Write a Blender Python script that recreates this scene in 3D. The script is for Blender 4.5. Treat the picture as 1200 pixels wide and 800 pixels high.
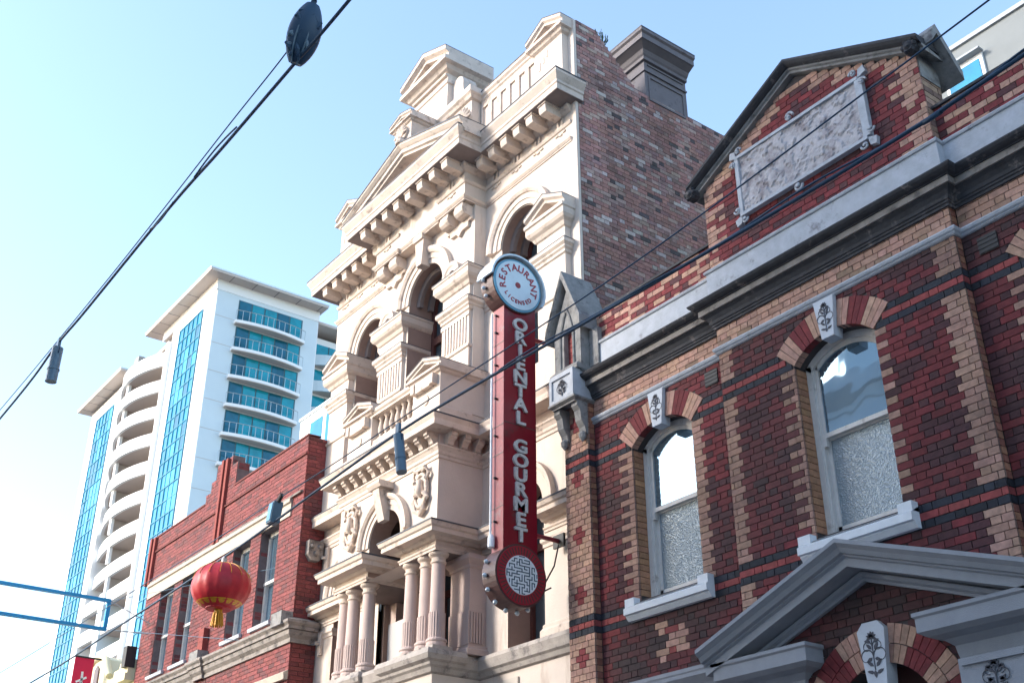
import bpy, math, random
from mathutils import Vector
random.seed(7)
R = math.radians
PI = math.pi
scene = bpy.context.scene
for o in list(bpy.data.objects):
    bpy.data.objects.remove(o)
col = scene.collection

# ------------------------------------------------------------------ camera, sky, sun, exposure
EYE = 1.65
cam_d = bpy.data.cameras.new('camera')
cam = bpy.data.objects.new('camera', cam_d); col.objects.link(cam)
cam_d.sensor_width = 36.0
cam_d.lens = 1361.2 / 1200 * 36.0
cam_d.clip_start = 0.05; cam_d.clip_end = 5000
cam.location = (0, 0, EYE)
cam.rotation_euler = (R(90 + 28.193), 0, R(53.258))
scene.camera = cam

SUN_EL = R(24); SUN_DIR = Vector((-0.50, -0.866, 0)).normalized()
world = bpy.data.worlds.new('World'); scene.world = world; world.use_nodes = True
wn = world.node_tree
bg = wn.nodes['Background']
sky = wn.nodes.new('ShaderNodeTexSky'); sky.sky_type = 'NISHITA'; sky.sun_disc = False
sky.sun_elevation = SUN_EL
sky.sun_rotation = math.atan2(SUN_DIR.x, SUN_DIR.y)
sky.air_density = 1.05; sky.dust_density = 1.0; sky.ozone_density = 1.2; sky.altitude = 20
wn.links.new(sky.outputs[0], bg.inputs[0]); bg.inputs[1].default_value = 0.118
sun_d = bpy.data.lights.new('sun', 'SUN'); sun = bpy.data.objects.new('sun', sun_d); col.objects.link(sun)
sun_d.energy = 1.05; sun_d.angle = R(10); sun_d.color = (1.0, 0.945, 0.875)
sv = SUN_DIR * math.cos(SUN_EL) + Vector((0, 0, math.sin(SUN_EL)))
sun.rotation_euler = sv.to_track_quat('Z', 'Y').to_euler()
sun.location = (0, -20, 40)
vs = scene.view_settings
vs.view_transform = 'Standard'; vs.look = 'None'; vs.exposure = 2.2; vs.gamma = 1.0; vs.use_curve_mapping = False

# ------------------------------------------------------------------ materials
MATS = {}
def mat(name, base, rough=0.8, metal=0.0, var=0.0, var_scale=3.0, bump=0.0, bump_scale=40.0, dark=None, dark_amt=0.0, dark_scale=1.5, source=None, spec=0.5, streak=False):
    if name in MATS: return MATS[name]
    m = bpy.data.materials.new(name); m.use_nodes = True
    nt = m.node_tree; N = nt.nodes; L = nt.links
    p = N['Principled BSDF']
    p.inputs['Roughness'].default_value = rough; p.inputs['Metallic'].default_value = metal
    p.inputs['Specular IOR Level'].default_value = spec
    tc = N.new('ShaderNodeNewGeometry')
    if source == 'attr':
        a = N.new('ShaderNodeAttribute'); a.attribute_name = 'Col'; cur = a.outputs['Color']
    elif source == 'obj':
        a = N.new('ShaderNodeObjectInfo'); cur = a.outputs['Color']
    else:
        rgb = N.new('ShaderNodeRGB'); rgb.outputs[0].default_value = (*base, 1); cur = rgb.outputs[0]
    if var > 0:
        n = N.new('ShaderNodeTexNoise'); n.inputs['Scale'].default_value = var_scale; n.inputs['Detail'].default_value = 8; n.inputs['Roughness'].default_value = 0.65
        L.new(tc.outputs['Position'], n.inputs['Vector'])
        mr = N.new('ShaderNodeMapRange'); mr.inputs[1].default_value = 0.25; mr.inputs[2].default_value = 0.75
        mr.inputs[3].default_value = 1 - var; mr.inputs[4].default_value = 1 + var * 0.6
        L.new(n.outputs['Fac'], mr.inputs[0])
        mx = N.new('ShaderNodeMix'); mx.data_type = 'RGBA'; mx.blend_type = 'MULTIPLY'; mx.inputs[0].default_value = 1
        L.new(cur, mx.inputs[6]); L.new(mr.outputs[0], mx.inputs[7]); cur = mx.outputs[2]
    if dark is not None:
        n2 = N.new('ShaderNodeTexNoise'); n2.inputs['Scale'].default_value = dark_scale; n2.inputs['Detail'].default_value = 10; n2.inputs['Roughness'].default_value = 0.7
        if streak:
            vm = N.new('ShaderNodeVectorMath'); vm.operation = 'MULTIPLY'; vm.inputs[1].default_value = (1, 1, 0.18)
            L.new(tc.outputs['Position'], vm.inputs[0]); L.new(vm.outputs[0], n2.inputs['Vector'])
        else:
            L.new(tc.outputs['Position'], n2.inputs['Vector'])
        mr2 = N.new('ShaderNodeMapRange'); mr2.inputs[1].default_value = 0.62 - dark_amt * 0.3; mr2.inputs[2].default_value = 0.75 - dark_amt * 0.2
        L.new(n2.outputs['Fac'], mr2.inputs[0])
        mx2 = N.new('ShaderNodeMix'); mx2.data_type = 'RGBA'; L.new(mr2.outputs[0], mx2.inputs[0])
        L.new(cur, mx2.inputs[6]); mx2.inputs[7].default_value = (*dark, 1); cur = mx2.outputs[2]
    L.new(cur, p.inputs['Base Color'])
    if bump > 0:
        nb = N.new('ShaderNodeTexNoise'); nb.inputs['Scale'].default_value = bump_scale; nb.inputs['Detail'].default_value = 6
        L.new(tc.outputs['Position'], nb.inputs['Vector'])
        b = N.new('ShaderNodeBump'); b.inputs['Strength'].default_value = bump; b.inputs['Distance'].default_value = 0.01
        L.new(nb.outputs['Fac'], b.inputs['Height']); L.new(b.outputs[0], p.inputs['Normal'])
    MATS[name] = m
    return m

CREAM = mat('cream_render', (0.63, 0.54, 0.47), 0.85, var=0.12, var_scale=1.6, bump=0.25, bump_scale=30, dark=(0.42, 0.33, 0.27), dark_amt=0.2, dark_scale=2.2, streak=True)
CREAM2 = mat('cream_render_trim', (0.61, 0.51, 0.435), 0.85, var=0.16, var_scale=4, bump=0.25, bump_scale=35, dark=(0.27, 0.21, 0.175), dark_amt=0.26, dark_scale=4.5)
COLUMN = mat('pink_cream_paint', (0.50, 0.39, 0.35), 0.8, var=0.10, var_scale=3, bump=0.2, bump_scale=40)
SOFFIT = mat('grey_pink_soffit', (0.22, 0.18, 0.17), 0.9, var=0.2, var_scale=3)  # undersides and recess backs, coloured darker than the trim to carry their shade
LEDGE = mat('weathered_ledge', (0.42, 0.37, 0.33), 0.9, var=0.25, var_scale=5, bump=0.4, dark=(0.12, 0.11, 0.11), dark_amt=0.3, dark_scale=4)
BRICK_A = mat('brick_attribute', (0.3, 0.1, 0.1), 0.85, var=0.42, var_scale=14, bump=0.5, bump_scale=60, source='attr')
BRICK_O = mat('brick_single', (0.3, 0.1, 0.1), 0.85, var=0.42, var_scale=14, bump=0.5, bump_scale=60, source='obj')
MORTAR = mat('dark_mortar', (0.065, 0.055, 0.055), 0.95, var=0.3, var_scale=8)
MORTAR2 = mat('grey_mortar', (0.16, 0.12, 0.12), 0.95, var=0.3, var_scale=8)
STONE = mat('grey_stone', (0.43, 0.455, 0.50), 0.85, var=0.22, var_scale=6, bump=0.5, bump_scale=50, dark=(0.16, 0.15, 0.16), dark_amt=0.10, dark_scale=4)
STONE_OLD = mat('lichen_stone', (0.25, 0.245, 0.24), 0.9, var=0.35, var_scale=7, bump=0.6, bump_scale=40, dark=(0.07, 0.065, 0.07), dark_amt=0.3, dark_scale=5)
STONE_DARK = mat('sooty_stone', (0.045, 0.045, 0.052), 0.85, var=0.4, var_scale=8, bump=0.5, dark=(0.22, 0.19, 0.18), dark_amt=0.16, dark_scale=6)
STONE_PATCHY = mat('patchy_stone', (0.27, 0.24, 0.22), 0.9, var=0.35, var_scale=6, bump=0.5, dark=(0.06, 0.055, 0.055), dark_amt=0.36, dark_scale=5)
PORTAL = mat('blue_grey_painted_stone', (0.30, 0.31, 0.34), 0.8, var=0.12, var_scale=6, bump=0.5, bump_scale=90)
KEY = mat('pale_keystone', (0.54, 0.57, 0.62), 0.8, var=0.12, var_scale=8, bump=0.3)
CARVE = mat('dark_carving', (0.085, 0.085, 0.10), 0.9)
PLAQUE = mat('eroded_plaque', (0.46, 0.44, 0.46), 0.9, var=0.3, var_scale=9, bump=0.9, bump_scale=18, dark=(0.20, 0.17, 0.18), dark_amt=0.42, dark_scale=4)
REVEAL = mat('shaded_brown_reveal', (0.30, 0.205, 0.17), 0.85, var=0.15, var_scale=3)  # brown paint plus the shade of deep recesses, mixed into one colour
FLASH = mat('dark_lead_flashing', (0.07, 0.075, 0.09), 0.7, var=0.4, var_scale=5)
WHITE_P = mat('white_window_paint', (0.62, 0.59, 0.56), 0.6, var=0.12, var_scale=9, dark=(0.3, 0.26, 0.23), dark_amt=0.1, dark_scale=6)
SILL = mat('white_sill_paint', (0.68, 0.70, 0.73), 0.75, var=0.10, var_scale=7, bump=0.4, bump_scale=60)
DARKWOOD = mat('maroon_joinery', (0.10, 0.035, 0.03), 0.6, var=0.2, var_scale=6)
IRON = mat('dark_iron', (0.02, 0.02, 0.022), 0.6)
CABLE = mat('dark_blue_cable', (0.010, 0.045, 0.095), 0.55)
CABLE2 = mat('grey_blue_casing', (0.10, 0.17, 0.23), 0.35, var=0.2, var_scale=12)
STEEL = mat('galvanised_steel', (0.45, 0.43, 0.42), 0.5, 0.4)
RED_S = mat('glossy_red_enamel', (0.24, 0.006, 0.018), 0.3, var=0.2, var_scale=3, dark=(0.12, 0.03, 0.03), dark_amt=0.2, dark_scale=3.5)
RED_SIDE = mat('faded_red_enamel', (0.27, 0.03, 0.04), 0.5, var=0.3, var_scale=8, dark=(0.2, 0.13, 0.13), dark_amt=0.2, dark_scale=6)
BROWN_RIM = mat('brown_sign_rim', (0.10, 0.045, 0.04), 0.5, var=0.2, var_scale=6)
SIGN_W = mat('sign_white', (0.80, 0.82, 0.84), 0.4, var=0.1, var_scale=9)
SIGN_B = mat('sign_pale_blue', (0.62, 0.74, 0.80), 0.4, var=0.08, var_scale=6)
LETTER = mat('channel_letter_silver', (0.66, 0.64, 0.61), 0.35, 0.1, var=0.3, var_scale=22, dark=(.10, .09, .09), dark_amt=.12, dark_scale=18)
BULB = mat('clear_bulb', (0.50, 0.55, 0.60), 0.15, 0.2)
LANTERN = mat('red_lantern_silk', (0.50, 0.012, 0.022), 0.5, var=0.25, var_scale=9, bump=0.5, bump_scale=12)
GOLD = mat('gold_trim', (0.62, 0.30, 0.02), 0.45, 0.2, var=0.3, var_scale=20)
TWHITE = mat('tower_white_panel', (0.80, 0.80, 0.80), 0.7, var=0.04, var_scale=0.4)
TGREY = mat('tower_grey_panel', (0.58, 0.66, 0.70), 0.7, var=0.05, var_scale=0.3)  # blue-grey; on the tower's side face it stands in for shade
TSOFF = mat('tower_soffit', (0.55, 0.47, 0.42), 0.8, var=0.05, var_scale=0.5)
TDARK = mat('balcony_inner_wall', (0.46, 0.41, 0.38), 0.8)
TGLASS = mat('tower_teal_glass', (0.003, 0.20, 0.36), 0.10, 0.15, var=0.5, var_scale=0.7)
TGLASS2 = mat('tower_dark_teal_glass', (0.004, 0.11, 0.17), 0.08, 0.15, var=0.5, var_scale=0.8)
TTEAL = mat('tower_bright_teal_glass', (0.004, 0.26, 0.33), 0.10, 0.12, var=0.4, var_scale=0.9)
TFRAME = mat('tower_dark_frame', (0.03, 0.10, 0.13), 0.5)
RAIL = mat('balcony_rail_metal', (0.45, 0.50, 0.52), 0.4, 0.5)
CONC = mat('pale_concrete', (0.30, 0.325, 0.325), 0.85, var=0.1, var_scale=1.2, bump=0.2)
BLUE_P = mat('bright_blue_paint', (0.0, 0.27, 0.55), 0.45)
BANNER = mat('red_banner_cloth', (0.62, 0.01, 0.06), 0.7)
LEMON = mat('pale_lemon_render', (0.66, 0.62, 0.42), 0.85, var=0.1, var_scale=2)
ASPHALT = mat('asphalt', (0.06, 0.06, 0.062), 0.9, var=0.2, var_scale=6, bump=0.3)
PAVING = mat('warm_fill_paving', (0.33, 0.29, 0.26), 0.85, var=0.15, var_scale=3, bump=0.2)  # out of view; pale warm tone chosen to bounce fill onto the fronts
GROUND = mat('dusty_ground', (0.20, 0.19, 0.17), 0.95, var=0.2, var_scale=0.2)
ZINC = mat('roof_sheet', (0.25, 0.27, 0.29), 0.6, 0.3)
CHIM = mat('painted_chimney_render', (0.165, 0.15, 0.16), 0.85, var=0.2, var_scale=3, dark=(0.06, 0.055, 0.06), dark_amt=0.2, dark_scale=3)
ACW = mat('air_conditioner_white', (0.42, 0.41, 0.40), 0.5)

def glass_mat(name, base, rough, bump=0.0, scale=60, metal=0.75):
    m = mat(name, base, rough, metal)
    if bump:
        nt = m.node_tree; N = nt.nodes; L = nt.links
        g = N.new('ShaderNodeNewGeometry'); v = N.new('ShaderNodeTexVoronoi'); v.inputs['Scale'].default_value = scale
        L.new(g.outputs['Position'], v.inputs['Vector'])
        b = N.new('ShaderNodeBump'); b.inputs['Strength'].default_value = bump; b.inputs['Distance'].default_value = 0.01
        L.new(v.outputs['Distance'], b.inputs['Height']); L.new(b.outputs[0], N['Principled BSDF'].inputs['Normal'])
    return m
GLASS = glass_mat('reflective_window_glass', (0.21, 0.32, 0.42), 0.03)
FROST = glass_mat('hammered_frosted_glass', (0.27, 0.32, 0.35), 0.22, 0.8, 48, 0.35)
_nt = GLASS.node_tree; _g = _nt.nodes.new('ShaderNodeNewGeometry'); _n = _nt.nodes.new('ShaderNodeTexNoise'); _n.inputs['Scale'].default_value = 2.6; _n.inputs['Detail'].default_value = 1
_nt.links.new(_g.outputs['Position'], _n.inputs['Vector']); _b = _nt.nodes.new('ShaderNodeBump'); _b.inputs['Strength'].default_value = .06; _b.inputs['Distance'].default_value = .05
_nt.links.new(_n.outputs['Fac'], _b.inputs['Height']); _nt.links.new(_b.outputs[0], _nt.nodes['Principled BSDF'].inputs['Normal'])
GLASS_D = glass_mat('dim_window_glass', (0.10, 0.13, 0.15), 0.05, metal=0.3)

# ------------------------------------------------------------------ object helpers
WPOS = {}
def tag(o, label=None, cat=None, group=None, kind=None):
    if label: o['label'] = label
    if cat: o['category'] = cat
    if group: o['group'] = group
    if kind: o['kind'] = kind
    return o
def thing(name, loc, label, cat, group=None):
    o = bpy.data.objects.new(name, None); col.objects.link(o); o.location = loc; o.empty_display_size = 0.2
    WPOS[o] = Vector(loc)
    return tag(o, label, cat, group)
def link(name, me, loc, parent=None):
    o = bpy.data.objects.new(name, me); col.objects.link(o)
    loc = Vector(loc); WPOS[o] = loc
    if parent is not None:
        o.parent = parent; o.location = loc - WPOS[parent]
    else:
        o.location = loc
    return o
class MB:
    def __init__(s): s.v = []; s.f = []; s.c = []
    def quad(s, a, b, c, d): s.poly((a, b, c, d))
    def poly(s, pts, colr=None):
        n = len(s.v); s.v += [tuple(p) for p in pts]; s.f.append(tuple(range(n, n + len(pts)))); s.c.append(colr)
    def grid(s, rows, close=False):
        n = len(s.v); m = len(rows[0])
        for r_ in rows: s.v += [tuple(p) for p in r_]
        for i in range(len(rows) - 1):
            for j in range(m - 1 + (1 if close else 0)):
                a = n + i * m + j; b = n + i * m + (j + 1) % m
                s.f.append((a, b, b + m, a + m)); s.c.append(None)
    def box(s, x0, x1, y0, y1, z0, z1, colr=None, faces='xXyYzZ'):
        n = len(s.v)
        s.v += [(x0, y0, z0), (x1, y0, z0), (x1, y1, z0), (x0, y1, z0), (x0, y0, z1), (x1, y0, z1), (x1, y1, z1), (x0, y1, z1)]
        F = {'z': (3, 2, 1, 0), 'Z': (4, 5, 6, 7), 'y': (0, 1, 5, 4), 'Y': (2, 3, 7, 6), 'x': (3, 0, 4, 7), 'X': (1, 2, 6, 5)}
        for k in faces: s.f.append(tuple(n + i for i in F[k])); s.c.append(colr)
        return s
    def prism_y(s, pts, y0, y1):      # polygon of (x,z), extruded in y; counter-clockwise seen from the street (-y)
        s.poly([(x, y0, z) for x, z in pts]); s.poly([(x, y1, z) for x, z in reversed(pts)])
        for i in range(len(pts)):
            a = pts[i]; b = pts[(i + 1) % len(pts)]
            s.quad((a[0], y1, a[1]), (b[0], y1, b[1]), (b[0], y0, b[1]), (a[0], y0, a[1]))
        return s
    def prism_x(s, pts, x0, x1):      # polygon of (y,z), extruded in x
        s.poly([(x1, y, z) for y, z in pts]); s.poly([(x0, y, z) for y, z in reversed(pts)])
        for i in range(len(pts)):
            a = pts[i]; b = pts[(i + 1) % len(pts)]
            s.quad((x0, a[0], a[1]), (x0, b[0], b[1]), (x1, b[0], b[1]), (x1, a[0], a[1]))
        return s
    def prism_z(s, pts, z0, z1):
        s.poly([(x, y, z1) for x, y in pts]); s.poly([(x, y, z0) for x, y in reversed(pts)])
        for i in range(len(pts)):
            a = pts[i]; b = pts[(i + 1) % len(pts)]
            s.quad((a[0], a[1], z0), (b[0], b[1], z0), (b[0], b[1], z1), (a[0], a[1], z1))
        return s
    def lathe(s, cx, cy, prof, n=16, flute=0):
        rows = []
        for r_, z in prof:
            row = []
            for k in range(n):
                a = 2 * PI * k / n
                rr = r_ * (1 - (0.07 if (flute and k % 2) else 0))
                row.append((cx + rr * math.cos(a), cy + rr * math.sin(a), z))
            rows.append(row)
        s.grid(rows, True)
        s.poly(list(reversed(rows[0]))); s.poly(rows[-1])
        return s
    def tube(s, pts, r, n=8, radii=None):
        pts = [Vector(p) for p in pts]; rows = []
        for i, p in enumerate(pts):
            d = (pts[min(i + 1, len(pts) - 1)] - pts[max(i - 1, 0)]).normalized()
            u = d.cross(Vector((0, 0, 1)))
            if u.length < 1e-3: u = d.cross(Vector((1, 0, 0)))
            u.normalize(); w = u.cross(d)
            rr = radii[i] if radii else r
            rows.append([p + (u * math.cos(2 * PI * k / n) + w * math.sin(2 * PI * k / n)) * rr for k in range(n)])
        s.grid(rows, True); s.poly(list(reversed(rows[0]))); s.poly(rows[-1])
        return s
    def mould(s, path, prof, caps=True):  # plan path, left to right seen from the street; prof (projection, z), bottom to top
        P = [Vector((x, y)) for x, y in path]; rows = []
        nrm = []
        for i in range(len(P) - 1):
            d = (P[i + 1] - P[i]).normalized(); nrm.append(Vector((d.y, -d.x)))
        for i in range(len(P)):
            if i == 0: m = nrm[0]
            elif i == len(P) - 1: m = nrm[-1]
            else: m = (nrm[i - 1] + nrm[i]) / (1 + nrm[i - 1].dot(nrm[i]))
            rows.append([(P[i].x + m.x * p, P[i].y + m.y * p, z) for p, z in prof])
        R2 = list(map(list, zip(*rows)))
        s.grid(R2)
        if caps:
            s.poly(rows[0]); s.poly(list(reversed(rows[-1])))
        return s
    def rake(s, path, prof, y):           # path (x,z) left to right; prof (projection, height) with height measured across the path
        P = [Vector(p) for p in path]; rows = []; nrm = []
        for i in range(len(P) - 1):
            d = (P[i + 1] - P[i]).normalized(); nrm.append(Vector((-d.y, d.x)))
        for i in range(len(P)):
            if i == 0: m = Vector((0, 1)) / max(nrm[0].y, .2)
            elif i == len(P) - 1: m = Vector((0, 1)) / max(nrm[-1].y, .2)
            else: m = (nrm[i - 1] + nrm[i]) / (1 + nrm[i - 1].dot(nrm[i]))
            rows.append([(P[i].x + m.x * h, y - p, P[i].y + m.y * h) for p, h in prof])
        s.grid(list(map(list, zip(*rows))))
        s.poly(rows[0]); s.poly(list(reversed(rows[-1])))
        return s
    def arc(s, cx, cz, a0, a1, prof, y, n=20, rise=1.0):   # prof (radius, projection); sweeps from the right (a0) to the left (a1)
        rows = []
        for k in range(n + 1):
            a = a0 + (a1 - a0) * k / n
            rows.append([(cx + r_ * math.cos(a), y - p, cz + r_ * math.sin(a) * rise) for r_, p in prof])
        s.grid(list(map(list, zip(*rows))))
        s.poly(rows[0]); s.poly(list(reversed(rows[-1])))
        return s
    def build(s, name, m, parent=None, smooth=False, world_origin=False):
        xs = [p[0] for p in s.v]; ys = [p[1] for p in s.v]; zs = [p[2] for p in s.v]
        c = ((min(xs) + max(xs)) / 2, (min(ys) + max(ys)) / 2, min(zs))
        me = s.mesh(name, m, c, smooth)
        return link(name, me, c, parent)
    def mesh(s, name, m, c=(0, 0, 0), smooth=False):
        me = bpy.data.meshes.new(name)
        me.from_pydata([(x - c[0], y - c[1], z - c[2]) for x, y, z in s.v], [], s.f)
        me.materials.append(m)
        if any(k is not None for k in s.c):
            at = me.color_attributes.new('Col', 'FLOAT_COLOR', 'CORNER')
            data = []
            for f, k in zip(s.f, s.c):
                k = k or (0.3, 0.1, 0.1)
                data += [k[0], k[1], k[2], 1.0] * len(f)
            at.data.foreach_set('color', data)
        if smooth: me.shade_smooth()
        me.update()
        return me
def box(name, m, parent, *a, **k): return MB().box(*a, **k).build(name, m, parent)

def wall_openings(mb, x0, x1, z0, z1, y, ops, depth, n=16, rv=None):
    """Front face at y with openings (cx, half width, bottom, spring, rise), reveals run back by depth."""
    ops = sorted(ops); cur = x0
    def F(pts): mb.poly([(x, y, z) for x, z in pts])
    for cx, hw, zb, zs, rise in ops:
        a, b = cx - hw, cx + hw
        if a > cur: F([(cur, z0), (a, z0), (a, z1), (cur, z1)])
        if zb > z0: F([(a, z0), (b, z0), (b, zb), (a, zb)])
        arc = []
        for k in range(n + 1):
            t = -1 + 2 * k / n
            if rise > 0:
                Rr = (hw * hw + rise * rise) / (2 * rise)
                zz = zs + math.sqrt(max(Rr * Rr - (t * hw) ** 2, 0)) - (Rr - rise)
            else: zz = zs
            arc.append((cx + t * hw, zz))
        if rise >= hw * 0.98:
            arc = [(cx + hw * -math.cos(PI * k / n), zs + hw * math.sin(PI * k / n)) for k in range(n + 1)]
        for p, q in zip(arc[:-1], arc[1:]): F([p, q, (q[0], z1), (p[0], z1)])
        loop = [(a, zb)] + arc + [(b, zb)]
        rv_ = rv or mb
        for p, q in zip(loop[:-1], loop[1:]): rv_.quad((p[0], y, p[1]), (p[0], y + depth, p[1]), (q[0], y + depth, q[1]), (q[0], y, q[1]))
        mb.quad((b, y, zb), (b, y + depth, zb), (a, y + depth, zb), (a, y, zb))
        cur = b
    if cur < x1: F([(cur, z0), (x1, z0), (x1, z1), (cur, z1)])

# ------------------------------------------------------------------ bricks
LENS = 1361.2; YAW = R(53.258); PIT = R(28.193)
FW = Vector((-math.sin(YAW) * math.cos(PIT), math.cos(YAW) * math.cos(PIT), math.sin(PIT)))
RT = Vector((math.cos(YAW), math.sin(YAW), 0)); UP = RT.cross(FW)
def project(p):
    q = Vector((p[0], p[1], p[2] - EYE)); d = q.dot(FW)
    return 600 + LENS * q.dot(RT) / d, 400 - LENS * q.dot(UP) / d, d
COURSE = 0.083
def jitter(c, a=0.18):
    k = 1 + random.uniform(-a, a * 0.8); return (c[0] * k, c[1] * k * random.uniform(.95, 1.05), c[2] * k * random.uniform(.95, 1.05))
from mathutils import noise as mnoise
def soot(c, x, z, amt=.5):
    n = mnoise.fractal(Vector((x * .55, 3.1, z * .75)), .8, 2.0, 4)
    t = max(0.0, min(1.0, .30 + n * 1.5)) * amt
    w = .86 + .30 * mnoise.noise(Vector((x * 1.3, 9.7, z * .5)))
    return tuple(v * w * (1 - t) + d * t for v, d in zip(c, (.042, .029, .028)))
def lay(z_ref, z0, z1, spans, colour, out, axis='x', plane=0.0, joint=0.009, bond='flemish'):
    """Lays courses from z0 to z1 on the grid of z_ref; spans(zmid) gives free intervals; colour(a,b,z,header,k) gives an rgb."""
    k0 = math.ceil((z0 - z_ref) / COURSE - 1e-6); k1 = math.floor((z1 - z_ref) / COURSE + 1e-6)
    unit = 0.348
    for k in range(k0, k1):
        zb = z_ref + k * COURSE; zm = zb + COURSE / 2
        cuts = []
        if bond == 'flemish':
            off = (0.0 if k % 2 else unit / 2)
            i = math.floor(-60 / unit)
        for a, b in spans(zm):
            pos = [a]
            if bond == 'quoin':
                pos += [a + (b - a) * q for q in ((.25, .5, .75) if k % 2 else (.125, .375, .625, .875))]
            elif bond == 'flemish':
                i = math.floor((a - off) / unit) - 1
                x = off + i * unit
                while x < b + unit:
                    for e in (x, x + 0.232):
                        if a + 0.05 < e < b - 0.05: pos.append(e)
                    x += unit
            else:
                off2 = 0.0 if k % 2 else 0.12
                x = off2 + (math.floor((a - off2) / 0.24) - 1) * 0.24
                while x < b + .24:
                    if a + 0.05 < x < b - 0.05: pos.append(x)
                    x += .24
            pos.append(b)
            for p, q in zip(pos[:-1], pos[1:]):
                hd = (q - p) < 0.16
                out.append((p + joint / 2, q - joint / 2, zb + joint / 2, zb + COURSE - joint / 2, plane + random.uniform(-.0025, .0025), axis, colour(p, q, zm, hd, k)))
BMESH = {}
def emit_bricks(bricks, parent, name='brick', singles=300, ok=None, depth=0.03):
    """The bricks that show largest become parts of their own; the others one part of real bricks."""
    sc = []
    for i, (a, b, z0, z1, pl, ax, c) in enumerate(bricks):
        m = ((a + b) / 2, pl, (z0 + z1) / 2) if ax == 'x' else (pl, (a + b) / 2, (z0 + z1) / 2)
        x, y, d = project(m)
        if d > 0 and 4 < x < 1196 and 4 < y < 796 and (ok is None or ok(m)):
            sc.append((-(b - a) / d, i))
    sc.sort(); pick = set(i for _, i in sc[:singles])
    rest = MB()
    for i, (a, b, z0, z1, pl, ax, c) in enumerate(bricks):
        if i in pick:
            w = round(b - a, 3); key = (w, ax)
            if key not in BMESH:
                mb = MB(); h = COURSE - 0.009
                if ax == 'x': mb.box(-w / 2, w / 2, 0, depth, -h / 2, h / 2)
                else: mb.box(-depth, 0, -w / 2, w / 2, -h / 2, h / 2)
                BMESH[key] = mb.mesh('brick', BRICK_O)
            m = ((a + b) / 2, pl, (z0 + z1) / 2) if ax == 'x' else (pl, (a + b) / 2, (z0 + z1) / 2)
            o = link(name, BMESH[key], m, parent); o.color = (*c, 1)
        elif ax == 'x': rest.box(a, b, pl, pl + depth, z0, z1, c, 'xXyzZ')
        else: rest.box(pl - depth, pl, a, b, z0, z1, c, 'XyYzZ')
    if rest.v:
        o = rest.build(name + '_field', BRICK_A, parent); o['kind'] = 'stuff'
def free(x0, x1, blocks):
    """Interval x0..x1 minus the blocked intervals."""
    out = [(x0, x1)]
    for a, b in blocks:
        nx = []
        for p, q in out:
            if b <= p or a >= q: nx.append((p, q)); continue
            if a - p > 0.04: nx.append((p, a))
            if q - b > 0.04: nx.append((b, q))
        out = nx
    return out
RED = (0.185, 0.026, 0.030); DRED = (0.085, 0.027, 0.031); TAN = (0.43, 0.25, 0.185); BLK = (0.022, 0.024, 0.034); PINK = (0.27, 0.052, 0.050)

# ------------------------------------------------------------------ the setting
def struct(name, m, mb): return tag(mb.build(name, m), kind='structure')
struct('ground', GROUND, MB().box(-900, 900, -900, 900, -0.6, -0.05))
struct('road', ASPHALT, MB().box(-160, 120, 1.6, 7.0, -0.3, 0.0))
struct('pavement', PAVING, MB().box(-160, 120, 7.0, 9.38, -0.3, 0.12))
struct('far_pavement', PAVING, MB().box(-160, 120, -2.6, 1.6, -0.3, 0.12))
for nm, y in (('kerb', 6.86), ('far_kerb', 1.6)): struct(nm, STONE, MB().box(-160, 120, y, y + .14, -0.2, 0.125))

# ------------------------------------------------------------------ the other side of the street (out of view; sized to shade the fronts, partly mirrored in the windows)
def across(x0, x1, h, y, label, m):
    t = thing('facing_building', ((x0 + x1) / 2, y - 3, 0), label, 'building')
    wm = MB(); n = max(2, int((x1 - x0) / 2.6)); ops = [(x0 + (x1 - x0) * (i + .5) / n, .55) for i in range(n)]
    MB().box(x0, x1, y - 9, y, .12, h).build('wall', m, t)
    MB().mould([(x1, y), (x0, y)], [(0, h - 1.0), (.1, h - .95), (.15, h - .7), (.45, h - .6), (.5, h - .3), (0, h - .2)]).build('cornice', m, t)
    if h > 10: MB().box(x0, x1, y - 9, y - 4, h, h + 7.5).build('attic', m, t)  # set-back block added to keep the sun off the brick front
    for k in range(1, int(h / 3.4)):
        for c_, hw in ops:
            o = MB().box(c_ - hw, c_ + hw, y - .02, y + .05, k * 3.4 + .4, k * 3.4 + 2.3).build('window', WHITE_P, t); MB().box(c_ - hw + .1, c_ + hw - .1, y + .051, y + .06, k * 3.4 + .5, k * 3.4 + 2.2).build('pane', GLASS_D, o)
    return t
across(-19.6, 14.0, 15.2, -3.0, 'pale building across the street with a deep cornice, mirrored in the gable window', TWHITE)
across(-60.0, -19.8, 6.8, -3.0, 'unseen lower cream building across the street, sized for its shade, left of the pale one', CONC)

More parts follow.
